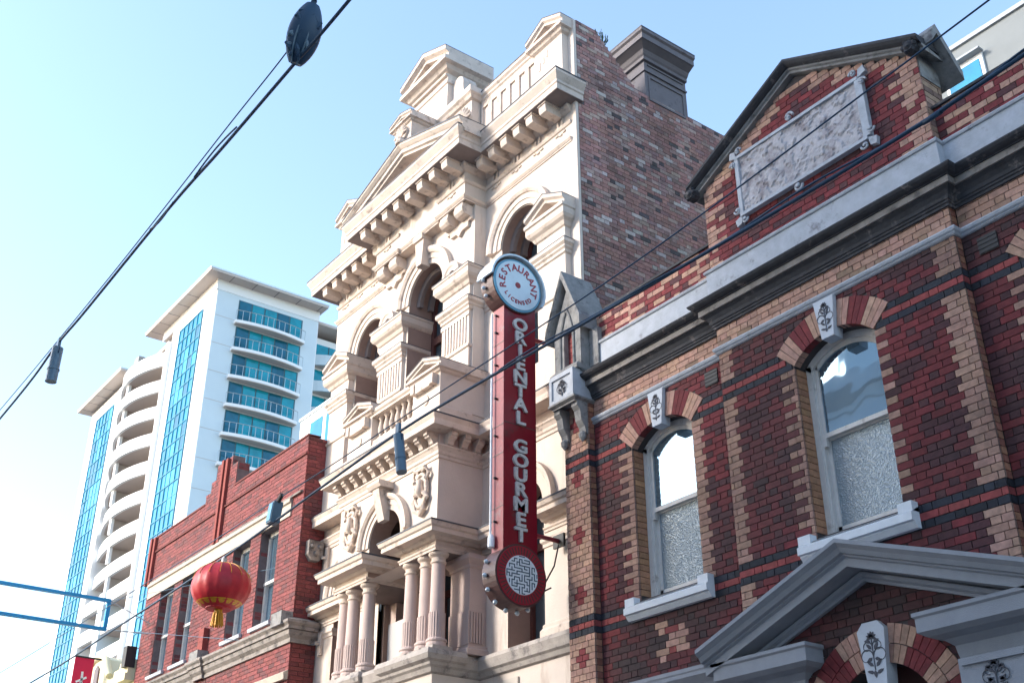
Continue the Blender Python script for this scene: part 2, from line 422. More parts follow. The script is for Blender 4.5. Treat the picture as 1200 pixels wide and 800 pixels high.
# ------------------------------------------------------------------ the red and tan brick building with the gable
BX0, BX1, CXB = -11.96, -2.35, -7.155
PW, PG = 10.0, 9.88
bb = thing('brick_building', (CXB, 10.5, 0), 'dark red and tan patterned brick building with a gable and grey stone trim', 'building')
WINS = [(-10.115, PW), (CXB, PG), (2 * CXB + 10.115, PW)]
WHW, WZB, WZS, WRI = 0.565, 5.72, 7.80, 0.25
def build_backing():
    mb = MB()
    g = 0.012
    wall_openings(mb, BX0, -11.44, 0.12, 9.3, PG + g, [], 0.2)
    wall_openings(mb, -11.44, -8.87, 0.12, 10.158, PW + g, [(WINS[0][0], WHW + .014, WZB, WZS, WRI)], 0.32)
    wall_openings(mb, -8.87, -5.44, 0.12, 5.0, PG + g, [(CXB, 0.62, 0.14, 3.66, 0.62)], 0.32)
    wall_openings(mb, -8.87, -5.44, 5.0, 9.7, PG + g, [(CXB, WHW + .014, WZB, WZS, WRI)], 0.32)
    wall_openings(mb, -5.44, -2.87, 0.12, 10.158, PW + g, [(WINS[2][0], WHW + .014, WZB, WZS, WRI)], 0.32)
    wall_openings(mb, -2.87, BX1, 0.12, 10.158, PG + g, [], 0.2)
    for x in (-11.44, -5.44): mb.quad((x - g, PG + g, .12), (x - g, PW + .05, .12), (x - g, PW + .05, 9.7), (x - g, PG + g, 9.7))
    for x in (-8.87, -2.87): mb.quad((x + g, PG + g, .12), (x + g, PW + .05, .12), (x + g, PW + .05, 9.7), (x + g, PG + g, 9.7))
    mb.box(BX0 + .003, BX0 + .3, 10.05, 22, .12, 9.7); mb.box(BX1 - .3, BX1, 10.05, 22, .12, 9.7); mb.box(BX0 + .31, BX1 - .31, 21.7, 22, .12, 9.7)
    mb.box(BX0 + .31, BX1 - .31, 10.4, 21.6, 9.5, 9.6)
    mb.box(BX0, BX1, PW + .36, PW + .40, 9.65, 10.15)
    mb.prism_y([(-8.858, 9.66), (-5.452, 9.66), (-5.452, 10.93), (CXB, 11.78), (-8.858, 10.93)], PG + g, 10.27)
    return mb.build('wall', MORTAR, bb)
build_backing()
WIN_ZC = WZS + WRI - 0.775
RO = 1.105
def win_block(cx, z):
    if WZB - .02 < z <= WZS: return [(cx - WHW, cx + WHW)]
    if WZS < z < WIN_ZC + RO:
        e = min((z - WIN_ZC) * 1.0855 if z < 8.024 else 9, math.sqrt(max(RO * RO - (z - WIN_ZC) ** 2, 0)))
        return [(cx - e - .006, cx + e + .006)]
    return []
def brick_pick(hd):
    r = random.random()
    if hd: return jitter(DRED if r < .72 else RED)
    return jitter(DRED if r < .30 else RED)
def band(k):
    if k in (-1, -3, -29, -31): return jitter(BLK, .4)
    if k in (-2, -30): return jitter(PINK)
    return None
def col_wall(edges, cx, motif=None):
    def f(a, b, z, hd, k):
        m = (a + b) / 2
        if z > 8.45: return jitter(TAN if random.random() > .1 else (0.30, .19, .13), .22)
        c = band(k)
        if c: return c
        for e in edges:
            w = (0.34 if k % 2 else 0.22) if e > CXB else (0.26 if k % 2 else 0.14)
            if abs(m - e) < w: return soot(jitter(TAN), m, z, .35)
        if WZB < z < WZS and abs(abs(m - cx) - WHW) < (0.10 if k % 2 else 0.21): return soot(jitter(TAN), m, z, .35)
        if motif:
            c = motif(m, k)
            if c: return jitter(c)
        return soot(brick_pick(hd), m, z, .75 if z < 6.2 else .5)
    return f
def motif_w1(m, k):
    i = round((m - (WINS[0][0])) / 0.12); j = k + 34.5
    if abs(i) <= 3 and -4.6 < j < 2:
        j2 = j + 1
        if abs(i) + 0 == abs(int(round(j2))) or (abs(i) <= 1 and abs(j2) < 1.6 and not (i == 0)): return TAN
        if i == 0 and abs(j2) < 2: return PINK
    return None
bricks = []
def pil_col(a, b, z, hd, k):
    m = (a + b) / 2
    c = band(k)
    if c: return c
    kk = (k + 200) % 10
    if abs(abs(m - CXB) - 4.545) < (.12 if kk == 5 else .03) and kk in (4, 5, 6): return jitter(RED)
    return soot(jitter(TAN, .2), m, z, .45)
lay(8.03, 3.0, 9.2, lambda z: [(BX0, -11.44)], pil_col, bricks, plane=PG, bond='quoin')
lay(8.03, 3.0, 9.2, lambda z: free(-11.435, -8.87, win_block(WINS[0][0], z)), col_wall([], WINS[0][0], motif_w1), bricks, plane=PW)
def c_block(z):
    o = win_block(CXB, z)
    if z < 4.67:
        dz = z - 3.66
        if dz > 0: o.append((CXB - math.sqrt(max(1.01 - dz * dz, 0)), CXB + math.sqrt(max(1.01 - dz * dz, 0))))
        else: o.append((CXB - .62, CXB + .62))
    return o
lay(8.03, 3.0, 9.2, lambda z: free(-8.87, -5.44, c_block(z)), col_wall([-8.87, -5.44], CXB), bricks, plane=PG)
lay(8.03, 3.0, 9.2, lambda z: free(-5.435, -2.87, win_block(WINS[2][0], z)), col_wall([], WINS[2][0]), bricks, plane=PW)
lay(8.03, 3.0, 9.2, lambda z: [(-2.87, BX1)], pil_col, bricks, plane=PG, bond='quoin')
# returns of the pilaster and the gable bay, and the window reveals
ret = lambda a, b, z, hd, k: band(k) or jitter((0.36, 0.17, 0.10) if k % 2 else (0.26, .10, .07))
for x in (-11.44, -5.44):
    lay(8.03, 3.0, 9.2, lambda z: [(PG + .03, PW + .004)], ret, bricks, axis='y', plane=x, bond='stretch')
lay(9.66, 9.66, 10.92, lambda z: free(PG + .03, 10.27, []), lambda a, b, z, hd, k: jitter((.34, .22, .16) if k % 3 else (.2, .12, .1)), bricks, axis='y', plane=-5.44, bond='stretch')
for cx, pl in WINS:
    lay(8.03, WZB, WZS + .04, lambda z: [(pl + .03, pl + .22)], lambda a, b, z, hd, k: jitter((.40, .20, .11)), bricks, axis='y', plane=cx - WHW, bond='stretch')
# parapet chequer
def cheq(a, b, z, hd, k):
    i = round((a + b) / 2 / 0.174)
    return jitter(TAN if (i + 2 * k) % 4 in (0, 1) and random.random() < .85 else (RED if random.random() < .75 else DRED))
for x0, x1, pl in ((-11.435, -8.87, PW), (-5.435, -2.87, PW), (-2.87, BX1, PG)):
    lay(9.66, 9.66, 10.16, lambda z: [(x0, x1)], cheq, bricks, plane=pl)
def gspan(z):
    if z < 10.93: return [(-8.87, -5.44)]
    e = 1.7 * (11.80 - z) / .87
    return [(CXB - e, CXB + e)] if e > .15 else []
def gcol(a, b, z, hd, k):
    m = abs((a + b) / 2 - CXB)
    w = .27 if k % 2 else .4
    if z < 10.93:
        if 1.715 - m < w: return jitter(TAN if random.random() < .8 else RED)
    elif 1.7 * (11.80 - z) / .87 - m < .30 + .12 * (k % 2): return jitter(TAN)
    return brick_pick(hd)
lay(9.66, 9.66, 11.72, gspan, gcol, bricks, plane=PG)
def shown(m):
    if m[2] < 4.6 or (8.44 < m[2] < 8.53) or (8.78 < m[2] < 9.66): return False
    if m[2] < 5.5 and -9.3 < m[0] < -5.0 and m[2] > 4.4: return False
    return True
emit_bricks(bricks, bb, ok=shown)

def carve(parent, cx, cz, y, w, h, name='carved_sprig'):
    mb = MB()
    def leaf(a, b, ang, ln, wd):
        u = Vector((math.cos(ang), math.sin(ang))); v = Vector((-u.y, u.x)); o = Vector((a * w, b * h)); ln *= min(w, h); wd *= min(w, h)
        P = [o - v * wd * .25, o + u * ln * .35 - v * wd, o + u * ln * .75 - v * wd * .7, o + u * ln, o + u * ln * .7 + v * wd * .55, o + u * ln * .3 + v * wd * .7]
        mb.prism_y([(cx + p.x, cz + p.y) for p in P], y - .007, y + .004)
    def curl(s, b0, r_):
        pts = []
        for k in range(13):
            t = k / 12 * 1.55 * PI; q = r_ * (1 - .45 * k / 12) * min(w, h)
            pts.append((cx + s * (r_ * min(w, h) * 1.0 - q * math.cos(t)), y - .002, cz + b0 * h + q * math.sin(t)))
        mb.tube(pts, .0055, 5, [.007 - .004 * k / 12 for k in range(13)])
    for s in (-1, 1):
        curl(s, -.04, .30); curl(s, .16, .22)
        for b0, an, ln in ((-.40, 20, .30), (-.26, 42, .34), (-.08, -25, .26), (.10, 50, .30), (.26, 15, .26)):
            leaf(s * .06, b0, R(an) if s > 0 else PI - R(an), ln, .075)
    for k in range(7): leaf(0, .36, PI / 2 + (k - 3) * .62, .22, .06)
    leaf(0, -.34, -PI / 2, .26, .08)
    mb.tube([(cx, y - .002, cz - .34 * h), (cx, y - .002, cz + .36 * h)], .006, 5)
    return mb.build(name, CARVE, parent)

def voussoirs(parent, cx, cz, y, ri, ro, a_in, a_out, n, cols, proud=.006):
    for s in (-1, 1):
        for i in range(n):
            t0 = a_in + (a_out - a_in) * (i + .05) / n; t1 = a_in + (a_out - a_in) * (i + .95) / n
            P = [(cx + s * math.sin(t) * r_, cz + math.cos(t) * r_) for r_, t in ((ri, t0), (ri, t1), (ro, t1), (ro, t0))]
            if s > 0: P.reverse()
            mb = MB(); mb.prism_y(P, y - proud - random.uniform(0, .003), y + .1)
            o = mb.build('voussoir', BRICK_O, parent); o.color = (*jitter(cols[i]), 1)

def sash_window(cx, pl):
    w = thing_part = MB().mould([(cx - WHW, pl + .20), (cx + WHW, pl + .20)], [(0, WZB + .02), (.0, WZB + .06)]).build('window', WHITE_P, bb)
    yf = pl + .20
    # box frame with a segmental head
    fr = MB()
    for s in (-1, 1):
        a, b = sorted((cx + s * WHW, cx + s * (WHW - .075)))
        fr.box(a, b, yf, yf + .1, WZB + .02, WZS + .03)
        a, b = sorted((cx + s * (WHW - .075), cx + s * (WHW - .10)))
        fr.box(a, b, yf + .02, yf + .1, WZB + .02, WZS + .06)
    th = math.asin(WHW / .775)
    fr.arc(cx, WIN_ZC, PI / 2 - th, PI / 2 + th, [(.69, -.1), (.69, 0), (.79, 0), (.79, -.1)], yf)
    fr.build('frame', WHITE_P, w)
    up = MB(); ui = WHW - .10
    for s in (-1, 1):
        a, b = sorted((cx + s * ui, cx + s * (ui - .045))); up.box(a, b, yf + .03, yf + .07, 6.94, WZS + .09)
    up.box(cx - ui, cx + ui, yf + .015, yf + .07, 6.90, 6.955)
    up.arc(cx, WIN_ZC, PI / 2 - .72, PI / 2 + .72, [(.64, -.07), (.64, -.03), (.70, -.03), (.70, -.07)], yf)
    up.build('upper_sash', WHITE_P, w)
    pane = MB()
    pts = [(cx - ui + .03, 6.95), (cx + ui - .03, 6.95)]
    for k in range(13):
        t = th * .80 * (1 - 2 * k / 12); pts.append((cx + math.sin(t) * .66, WIN_ZC + math.cos(t) * .66))
    pane.prism_y(pts, yf + .045, yf + .052); pane.build('upper_pane', GLASS, w)
    lo = MB()
    for s in (-1, 1):
        a, b = sorted((cx + s * ui, cx + s * (ui - .05))); lo.box(a, b, yf + .075, yf + .115, WZB + .03, 6.93)
    lo.box(cx - ui, cx + ui, yf + .075, yf + .115, WZB + .03, WZB + .15); lo.box(cx - ui, cx + ui, yf + .072, yf + .115, 6.88, 6.935)
    lo.build('lower_sash', WHITE_P, w)
    MB().box(cx - ui + .04, cx + ui - .04, yf + .09, yf + .097, WZB + .14, 6.89).build('lower_pane', FROST, w)
    box('horn', WHITE_P, w, cx - ui, cx - ui + .045, yf + .012, yf + .06, 6.80, 6.90)
    # sill with raised ears
    sl = MB().mould([(cx - WHW - .17, pl), (cx + WHW + .17, pl)], [(0, 5.47), (.06, 5.47), (.10, 5.52), (.10, 5.535), (.14, 5.54), (.14, 5.62), (0, 5.70)]).build('sill', SILL, bb)
    for s in (-1, 1):
        a, b = sorted((cx + s * (WHW - .0), cx + s * (WHW + .17))); box('sill_ear', SILL, sl, a, b, pl - .11, pl, 5.64, 5.745)
    MB().prism_x([(pl - .10, 5.66), (yf + .08, 5.66), (yf + .08, 5.76), (yf, 5.755)], cx - WHW, cx + WHW).build('sill_slope', SILL, sl)
    key = MB().prism_y([(cx - .085, 7.93), (cx + .085, 7.93), (cx + .145, 8.43), (cx - .145, 8.43)], pl - .06, pl + .1).build('keystone', KEY, bb)
    carve(key, cx, 8.19, pl - .06, .22, .40)
    voussoirs(bb, cx, WIN_ZC, pl, .775, RO, .13, th, 8, [TAN, TAN, RED, RED, RED, TAN, TAN, TAN])
    MB().box(cx - WHW - .05, cx + WHW + .05, yf + .4, yf + .42, WZB - .1, 8.2).build('inner_blind', CONC, w)
for cx, pl in WINS: sash_window(cx, pl)

# stone trim
TRIM = [(-11.44, PW), (-8.87, PW), (-8.87, PG), (-5.44, PG), (-5.44, PW), (-2.87, PW), (-2.87, PG), (BX1, PG)]
MB().mould(TRIM, [(0, 8.425), (.02, 8.43), (.035, 8.445), (.02, 8.46), (.045, 8.475), (.055, 8.50), (.045, 8.52), (0, 8.53)]).build('string_course', STONE, bb)
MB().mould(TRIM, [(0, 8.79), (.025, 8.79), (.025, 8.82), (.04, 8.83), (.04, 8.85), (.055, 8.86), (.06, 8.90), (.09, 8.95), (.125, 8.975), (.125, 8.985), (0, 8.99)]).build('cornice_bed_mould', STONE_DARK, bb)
MB().mould(TRIM, [(.0, 8.99), (.15, 8.985), (.15, 9.065), (.0, 9.07)]).build('cornice_fascia', STONE_PATCHY, bb)
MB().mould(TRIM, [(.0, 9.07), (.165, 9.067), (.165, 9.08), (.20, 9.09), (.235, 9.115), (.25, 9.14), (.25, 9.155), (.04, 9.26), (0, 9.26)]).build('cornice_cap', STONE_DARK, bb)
MB().mould(TRIM, [(.02, 9.25), (.045, 9.25), (.045, 9.61), (.065, 9.615), (.075, 9.64), (.06, 9.66), (0, 9.664)]).build('parapet_band', STONE, bb)
for x0, x1, pl in ((-11.1, -8.87, PW), (-5.44, -2.87, PW), (-2.87, BX1, PG)):
    MB().mould([(x0, pl), (x1, pl)], [(0, 10.155), (.03, 10.155), (.03, 10.19), (0, 10.20), (-.4, 10.20)]).build('parapet_coping', STONE_DARK, bb)
# gable coping, kneelers and plaque
gp = [(-9.02, 10.86), (CXB, 11.80), (2 * CXB + 9.02, 10.86)]
MB().rake(gp, [(-.42, 0), (.06, 0), (.06, .03), (.09, .045), (.09, .07), (.0, .07)], PG).build('gable_bed_mould', STONE_OLD, bb)
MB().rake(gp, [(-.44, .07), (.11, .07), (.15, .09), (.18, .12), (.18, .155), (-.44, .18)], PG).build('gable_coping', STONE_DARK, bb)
kx = 2 * CXB + 8.87
MB().prism_x([(9.87, 10.96), (9.87, 11.10), (9.99, 11.26), (10.38, 10.76), (10.38, 10.62), (9.99, 11.12)][::-1], kx - .10, kx + .25).build('kneeler', STONE_OLD, bb)
MB().prism_y([(kx - .33, 10.90), (kx + .012, 10.60), (kx + .012, 11.02), (kx - .20, 11.16)], 9.90, 10.26).build('kneeler_core', STONE_OLD, bb)
for x, z in ((-8.98, 10.90), (kx + .02, 10.95)):
    rs = MB().tube([(x, PG - .05, z), (x, PG - .14, z), (x, PG - .20, z)], .08, 12, [.095, .09, .03]).build('rosette', STONE_DARK, bb)
    for k in range(6): MB().tube([(x + .06 * math.cos(k * PI / 3), PG - .17, z + .06 * math.sin(k * PI / 3)), (x + .08 * math.cos(k * PI / 3), PG - .13, z + .08 * math.sin(k * PI / 3))], .03, 6).build('petal', STONE_DARK, rs)
px0, px1, pz0, pz1 = -8.16, -6.25, 10.19, 11.04
pq = box('plaque', PLAQUE, bb, px0, px1, PG - .035, PG + .05, pz0, pz1)
rel = MB(); rows = []
for j in range(41):
    z = pz0 + (pz1 - pz0) * j / 40; row = []
    for i in range(91):
        x = px0 + (px1 - px0) * i / 90
        n = mnoise.fractal(Vector((x * 5.5, 1.7, z * 5.5)), .6, 2.0, 5); n2 = mnoise.noise(Vector((x * 16, 4.2, z * 16)))
        h = max(0, min(1, (n + .05) * 3.5)) * .020 + n2 * .005
        row.append((x, PG - .037 - h, z))
    rows.append(row)
rel.grid(rows); rel.build('worn_relief', PLAQUE, pq)
fr = MB()
fr.box(px0 - .05, px1 + .05, PG - .075, PG, pz1, pz1 + .045); fr.box(px0 - .05, px1 + .05, PG - .075, PG, pz0 - .045, pz0)
fr.box(px0 - .06, px0, PG - .07, PG, pz0, pz1); fr.box(px1, px1 + .10, PG - .07, PG, pz0, pz1)
fr.build('plaque_frame', STONE, pq)
def scroll(parent, cx, cz, y, r, sx=1, sz=1, name='scroll'):
    mb = MB(); pts = []
    for k in range(22):
        a = k / 21 * 4.2 * PI / 2; q = r * (1 - k / 26)
        pts.append((cx + sx * q * math.cos(a), y - .03, cz + sz * q * math.sin(a)))
    mb.tube(pts, r * .26, 6); mb.tube([(cx, y, cz), (cx, y - .055, cz)], r * .3, 8)
    return mb.build(name, STONE, parent, smooth=True)
for sx in (-1, 1):
    ex = px0 - .03 if sx < 0 else px1 + .05
    for sz, ez in ((1, pz1 + .02), (-1, pz0 - .02)):
        scroll(pq, ex + sx * .06, ez - sz * .09, PG - .04, .055, sx, sz); scroll(pq, ex - sx * .05, ez + sz * .09, PG - .04, .055, -sx, sz)
        MB().prism_y([(ex, ez), (ex + sx * .12, ez + sz * .04), (ex + sx * .10, ez + sz * .14), (ex + sx * .02, ez + sz * .12)][::(1 if sx * sz > 0 else -1)], PG - .06, PG).build('acanthus_tip', STONE, pq)
for ez, sz in ((pz1 + .05, 1), (pz0 - .05, -1)): scroll(pq, (px0 + px1) / 2 - .05, ez + sz * .06, PG - .04, .07, 1, sz)
# air bricks
for x, z in ((-9.13, 8.25), (-5.155, 8.225)):
    pl = PW
    v = box('air_vent', IRON, bb, x - .11, x + .11, pl - .014, pl + .03, z - .10, z + .10)
    for i in range(4): box('vent_bar', IRON, v, x - .11, x + .11, pl - .02, pl - .013, z - .09 + i * .05, z - .075 + i * .05)
# corner pinnacle on the pilaster: gabled niche over a carved block on consoles
pn = thing('corner_pinnacle', (-11.70, 9.9, 8.2), 'weathered grey stone gabled niche pinnacle on carved block, at the end of the brick parapet', 'pinnacle')
cxp = -11.70
pb = MB()
wall_openings(pb, cxp - .30, cxp + .30, 9.22, 10.0, 9.76, [(cxp + .02, .10, 9.40, 9.90, .17)], .12)
pb.box(cxp - .30, cxp + .30, 9.88, 10.28, 9.22, 10.3, faces='xXYZz'); pb.box(cxp - .30, cxp - .298, 9.76, 9.88, 9.22, 10.0, faces='xX'); pb.box(cxp + .298, cxp + .30, 9.76, 9.88, 9.22, 10.0, faces='xX')
pb.prism_y([(cxp - .30, 10.0), (cxp + .30, 10.0), (cxp, 10.68)], 9.76, 10.28)
pb.build('niche_body', STONE_OLD, pn)
nb_ = box('niche_back', MORTAR, pn, cxp - .08, cxp + .12, 9.855, 9.879, 9.40, 10.06)
for k in range(8):
    for a, b in (((-.08, .05), (.056, .12)) if k % 2 else ((-.08, -.01), (-.004, .12))):
        o = MB().box(cxp + a, cxp + b, 9.846, 9.856, 9.40 + k * .083, 9.475 + k * .083).build('brick', BRICK_O, nb_); o.color = (*jitter(PINK), 1)
MB().rake([(cxp - .40, 9.88), (cxp, 10.80), (cxp + .40, 9.88)], [(-.50, 0), (.06, 0), (.10, .02), (.10, .08), (-.50, .08)], 9.76).build('gable_coping', STONE_OLD, pn)
for i in range(5): MB().rake([(cxp - .40 + i * .07, 9.965 + i * .161), (cxp - .30 + i * .07, 10.195 + i * .161)], [(-.45, .0), (.11, .0), (.11, .012), (-.45, .012)], 9.76).build('slate_step', STONE_OLD, pn)
for s in (-1, 1): MB().tube([(cxp + s * .13 * 1.2, 9.75, 9.30), (cxp + s * .15, 9.75, 9.92), (cxp + s * .06, 9.75, 10.22), (cxp, 9.75, 10.34)], .022, 6).build('niche_roll', STONE_OLD, pn)
MB().mould([(cxp - .26, 10.1), (cxp - .26, 9.72), (cxp + .26, 9.72), (cxp + .26, 10.1)], [(-.02, 9.24), (.05, 9.24), (.05, 9.30), (.0, 9.36), (-.02, 9.36)]).build('niche_sill', STONE_OLD, pn)
blk = MB().box(cxp - .27, cxp + .27, 9.64, 10.02, 8.80, 9.24).build('carved_block', STONE, pn)
for a, b, c, d in ((-.27, .27, 8.80, 8.85), (-.27, .27, 9.17, 9.24), (-.27, -.215, 8.85, 9.17), (.215, .27, 8.85, 9.17)): MB().box(cxp + a, cxp + b, 9.615, 9.645, c, d).build('block_rim', STONE, blk)
carve(blk, cxp, 9.01, 9.63, .34, .22)
MB().mould([(cxp - .27, 10.0), (cxp - .27, 9.64), (cxp + .27, 9.64), (cxp + .27, 10.0)], [(-.02, 8.72), (-.02, 8.74), (.03, 8.77), (.03, 8.798), (-.02, 8.80)]).build('block_moulding', STONE_OLD, pn)
for s in (-1, 1):
    x = cxp + s * .20
    c = MB().prism_x([(9.88, 8.74), (9.70, 8.74), (9.69, 8.66), (9.74, 8.60), (9.76, 8.45), (9.82, 8.36), (9.84, 8.28), (9.88, 8.25)][::-1], x - .065, x + .065).build('console', STONE_OLD, pn)
    MB().lathe(x, 9.83, [(.005, 8.14), (.05, 8.20), (.06, 8.26), (.03, 8.30)], 8).build('pendant', STONE_OLD, c)
MB().prism_x([(10.02, 9.3), (9.92, 9.3), (9.92, 9.9), (10.02, 9.9)][::-1], -11.39, -11.20).build('niche_buttress', STONE_OLD, pn)
# portal hood over the doorway
dp = [(-9.23, 4.47), (CXB, 5.21), (2 * CXB + 9.23, 4.47)]
hood = MB().rake(dp, [(0, 0), (.30, 0), (.30, .085), (.33, .10), (.33, .115), (.37, .125), (.40, .17), (.45, .21), (.45, .25), (0, .27)], PG).build('door_pediment', PORTAL, bb)
MB().rake([(-9.0, 4.43), (CXB, 5.10), (2 * CXB + 9.0, 4.43)], [(0, 0), (.05, 0), (.05, .03), (.09, .05), (.09, .09), (0, .12)], PG).build('inner_moulding', PORTAL, hood)
for s in (-1, 1):
    xa, xb = sorted((CXB + s * .93, CXB + s * 1.72))
    mb = MB().mould([(xa, PG + .05), (xa, PG - .02), (xb, PG - .02), (xb, PG + .05)], [(0, 4.10), (.02, 4.20), (.03, 4.27), (.10, 4.33), (.20, 4.36), (.26, 4.40), (.26, 4.53), (.28, 4.55), (.28, 4.585), (0, 4.60)])
    eb = mb.build('entablature_block', PORTAL, bb)
    box('block_core', PORTAL, eb, xa, xb, PG - .02, PG + .05, 4.10, 4.59)
    pp = box('portal_pilaster', PORTAL, bb, xa + .04, xb - .04, PG - .16, PG + .02, 0.13, 4.12)
    for z0_, z1_, a_, b_ in ((3.98, 4.03, xa + .08, xb - .08), (4.30, 4.34, xa + .08, xb - .08)): box('panel_rim', PORTAL, pp, a_, b_, PG - .185, PG - .16, z0_ - .25, z1_ - .25)
    carve(pp, (xa + xb) / 2, 3.92, PG - .165, .45, .26, 'carved_panel')
    for i in range(6):
        fx = xa + .12 + i * (xb - xa - .24) / 5
        MB().tube([(fx, PG - .165, .5), (fx, PG - .165, 3.62)], .035, 8).build('reed', PORTAL, pp)
MB().mould([(-11.44, PW), (-8.95, PW)], [(0, 4.48), (.04, 4.48), (.06, 4.52), (.10, 4.56), (.14, 4.60), (.14, 4.64), (.15, 4.66), (.15, 4.70), (0, 4.74)]).build('ledge_moulding', PORTAL, bb)
MB().mould([(-11.44, PW), (-8.95, PW)], [(0, 4.05), (.06, 4.05), (.06, 4.47), (0, 4.478)]).build('ledge_band', PORTAL, bb)
key = MB().prism_y([(CXB - .10, 3.95), (CXB + .10, 3.95), (CXB + .165, 4.60), (CXB + .09, 4.68), (CXB - .09, 4.68), (CXB - .165, 4.60)], PG - .07, PG + .1).build('keystone', KEY, bb)
carve(key, CXB, 4.36, PG - .07, .28, .46)
voussoirs(bb, CXB, 3.66, PG, .62, .80, .17, 1.35, 12, [TAN] * 3 + [RED] * 4 + [TAN] * 3 + [RED] * 2)
voussoirs(bb, CXB, 3.66, PG, .81, 1.0, .165, 1.35, 13, [TAN] * 4 + [RED] * 4 + [TAN] * 3 + [RED] * 2)
dd = box('door', DARKWOOD, bb, CXB - .62, CXB + .62, PG + .3, PG + .35, .14, 4.3)

# ------------------------------------------------------------------ the cream rendered building
XL, XR = -20.20, -11.96
CL, CR = -17.76, -14.60          # centre bay
YW, YC, YB, YF = 10.30, 10.05, 9.43, 9.81   # side walls, centre wall of the upper floor, balcony bay, centre frieze
CM = (CL + CR) / 2
cb = thing('cream_building', (CM, 11, 0), 'tall ornate cream rendered building with pediment, arches and columns', 'building')
U_ARCH = [(-18.62, .57), (CM, .585), (-13.52, .57)]
SPR = 12.86
# --- upper floor walls
w = MB(); RV = []
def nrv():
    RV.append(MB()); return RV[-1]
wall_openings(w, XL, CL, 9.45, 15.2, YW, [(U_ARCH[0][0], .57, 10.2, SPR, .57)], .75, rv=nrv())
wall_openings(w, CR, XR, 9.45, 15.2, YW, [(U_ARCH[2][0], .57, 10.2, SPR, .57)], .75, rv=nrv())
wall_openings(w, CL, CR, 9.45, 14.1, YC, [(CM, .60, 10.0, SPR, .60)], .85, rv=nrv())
w.box(CL, CR, YF, YW + .3, 14.12, 15.2, faces='xXyzZ')
for x in (CL, CR): w.quad((x, YC, 9.45), (x, YW + .1, 9.45), (x, YW + .1, 14.12), (x, YC, 14.12))
# --- middle floor
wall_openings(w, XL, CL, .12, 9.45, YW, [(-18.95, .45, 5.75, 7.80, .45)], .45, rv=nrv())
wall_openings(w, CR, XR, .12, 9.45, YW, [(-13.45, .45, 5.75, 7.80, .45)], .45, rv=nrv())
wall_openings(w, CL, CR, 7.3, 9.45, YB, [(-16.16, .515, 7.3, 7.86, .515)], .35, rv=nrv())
w.quad((CL, YB, 7.3), (CL, YB + .35, 7.3), (-16.675, YB + .35, 7.3), (-16.675, YB, 7.3)); w.quad((-15.645, YB, 7.3), (-15.645, YB + .35, 7.3), (CR, YB + .35, 7.3), (CR, YB, 7.3))
for x in (CL, CR): w.quad((x, YB, 7.3), (x, YW + .05, 7.3), (x, YW + .05, 9.6), (x, YB, 9.6))
w.box(CL, CR, YB, YW + .4, .12, 5.5)
w.box(XL, XL + .3, YW + .001, 24, .12, 16.0, faces='xXYZ')
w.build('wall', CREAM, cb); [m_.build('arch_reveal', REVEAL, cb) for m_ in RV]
# the loggia behind: back wall, floors, ceiling, with its shade put into the colours
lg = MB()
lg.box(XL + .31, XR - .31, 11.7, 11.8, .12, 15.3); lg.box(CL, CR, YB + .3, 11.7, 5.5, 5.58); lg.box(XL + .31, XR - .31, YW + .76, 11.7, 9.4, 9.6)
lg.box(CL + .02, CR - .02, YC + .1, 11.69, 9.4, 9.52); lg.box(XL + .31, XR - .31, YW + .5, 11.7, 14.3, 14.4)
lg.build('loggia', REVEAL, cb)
lg2 = MB(); lg2.box(CL + .001, CR - .001, YB + .36, 11.7, 8.6, 8.7); lg2.box(CL, CL + .06, YW + .1, 11.7, 5.6, 8.6); lg2.box(CR - .06, CR, YW + .1, 11.7, 5.6, 8.6)
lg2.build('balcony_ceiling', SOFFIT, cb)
# roof
MB().box(XL + .31, XR - .31, 10.8, 24, 15.0, 15.1).build('roof', ZINC, cb)

# --- frieze and architrave
FR = [(XL, YW + .5), (XL, YW), (CL, YW), (CL, YF), (-16.90, YF), (-16.90, YF + .05), (-15.47, YF + .05), (-15.47, YF), (CR, YF), (CR, YW), (XR - .12, YW)]
MB().mould(FR, [(0, 14.05), (.03, 14.05), (.06, 14.09), (.06, 14.11), (0, 14.115)]).build('architrave_moulding', CREAM2, cb)
MB().mould(FR, [(0, 14.02), (.02, 14.02), (.02, 14.045), (0, 14.045)]).build('architrave_fillet', CREAM2, cb)
MB().mould(FR, [(0, 14.40), (.025, 14.41), (.045, 14.45), (.045, 14.47), (0, 14.475)]).build('frieze_moulding', CREAM2, cb)
MB().mould(FR, [(0, 14.66), (.03, 14.67), (.06, 14.71), (.10, 14.74), (.10, 14.80), (0, 14.815)]).build('bed_mould', CREAM2, cb)
def frieze_marks(x0, x1, y, n):
    for i in range(n):
        x = x0 + (x1 - x0) * (i + .5) / n
        for d in (-.055, .055): box('frieze_tablet', CREAM2, cb, x + d - .022, x + d + .022, y - .028, y + .01, 14.48, 14.66)
        for d in (-.10, 0, .10): box('gutta', CREAM2, cb, x + d - .035, x + d + .035, y - .025, y + .01, 14.33 if d else 14.30, 14.365 if d else 14.34)
frieze_marks(XL, CL, YW, 4); frieze_marks(CL, -16.9, YF, 1); frieze_marks(-16.9, -15.47, YF + .05, 2); frieze_marks(-15.47, CR, YF, 1); frieze_marks(CR, XR - .1, YW, 4)
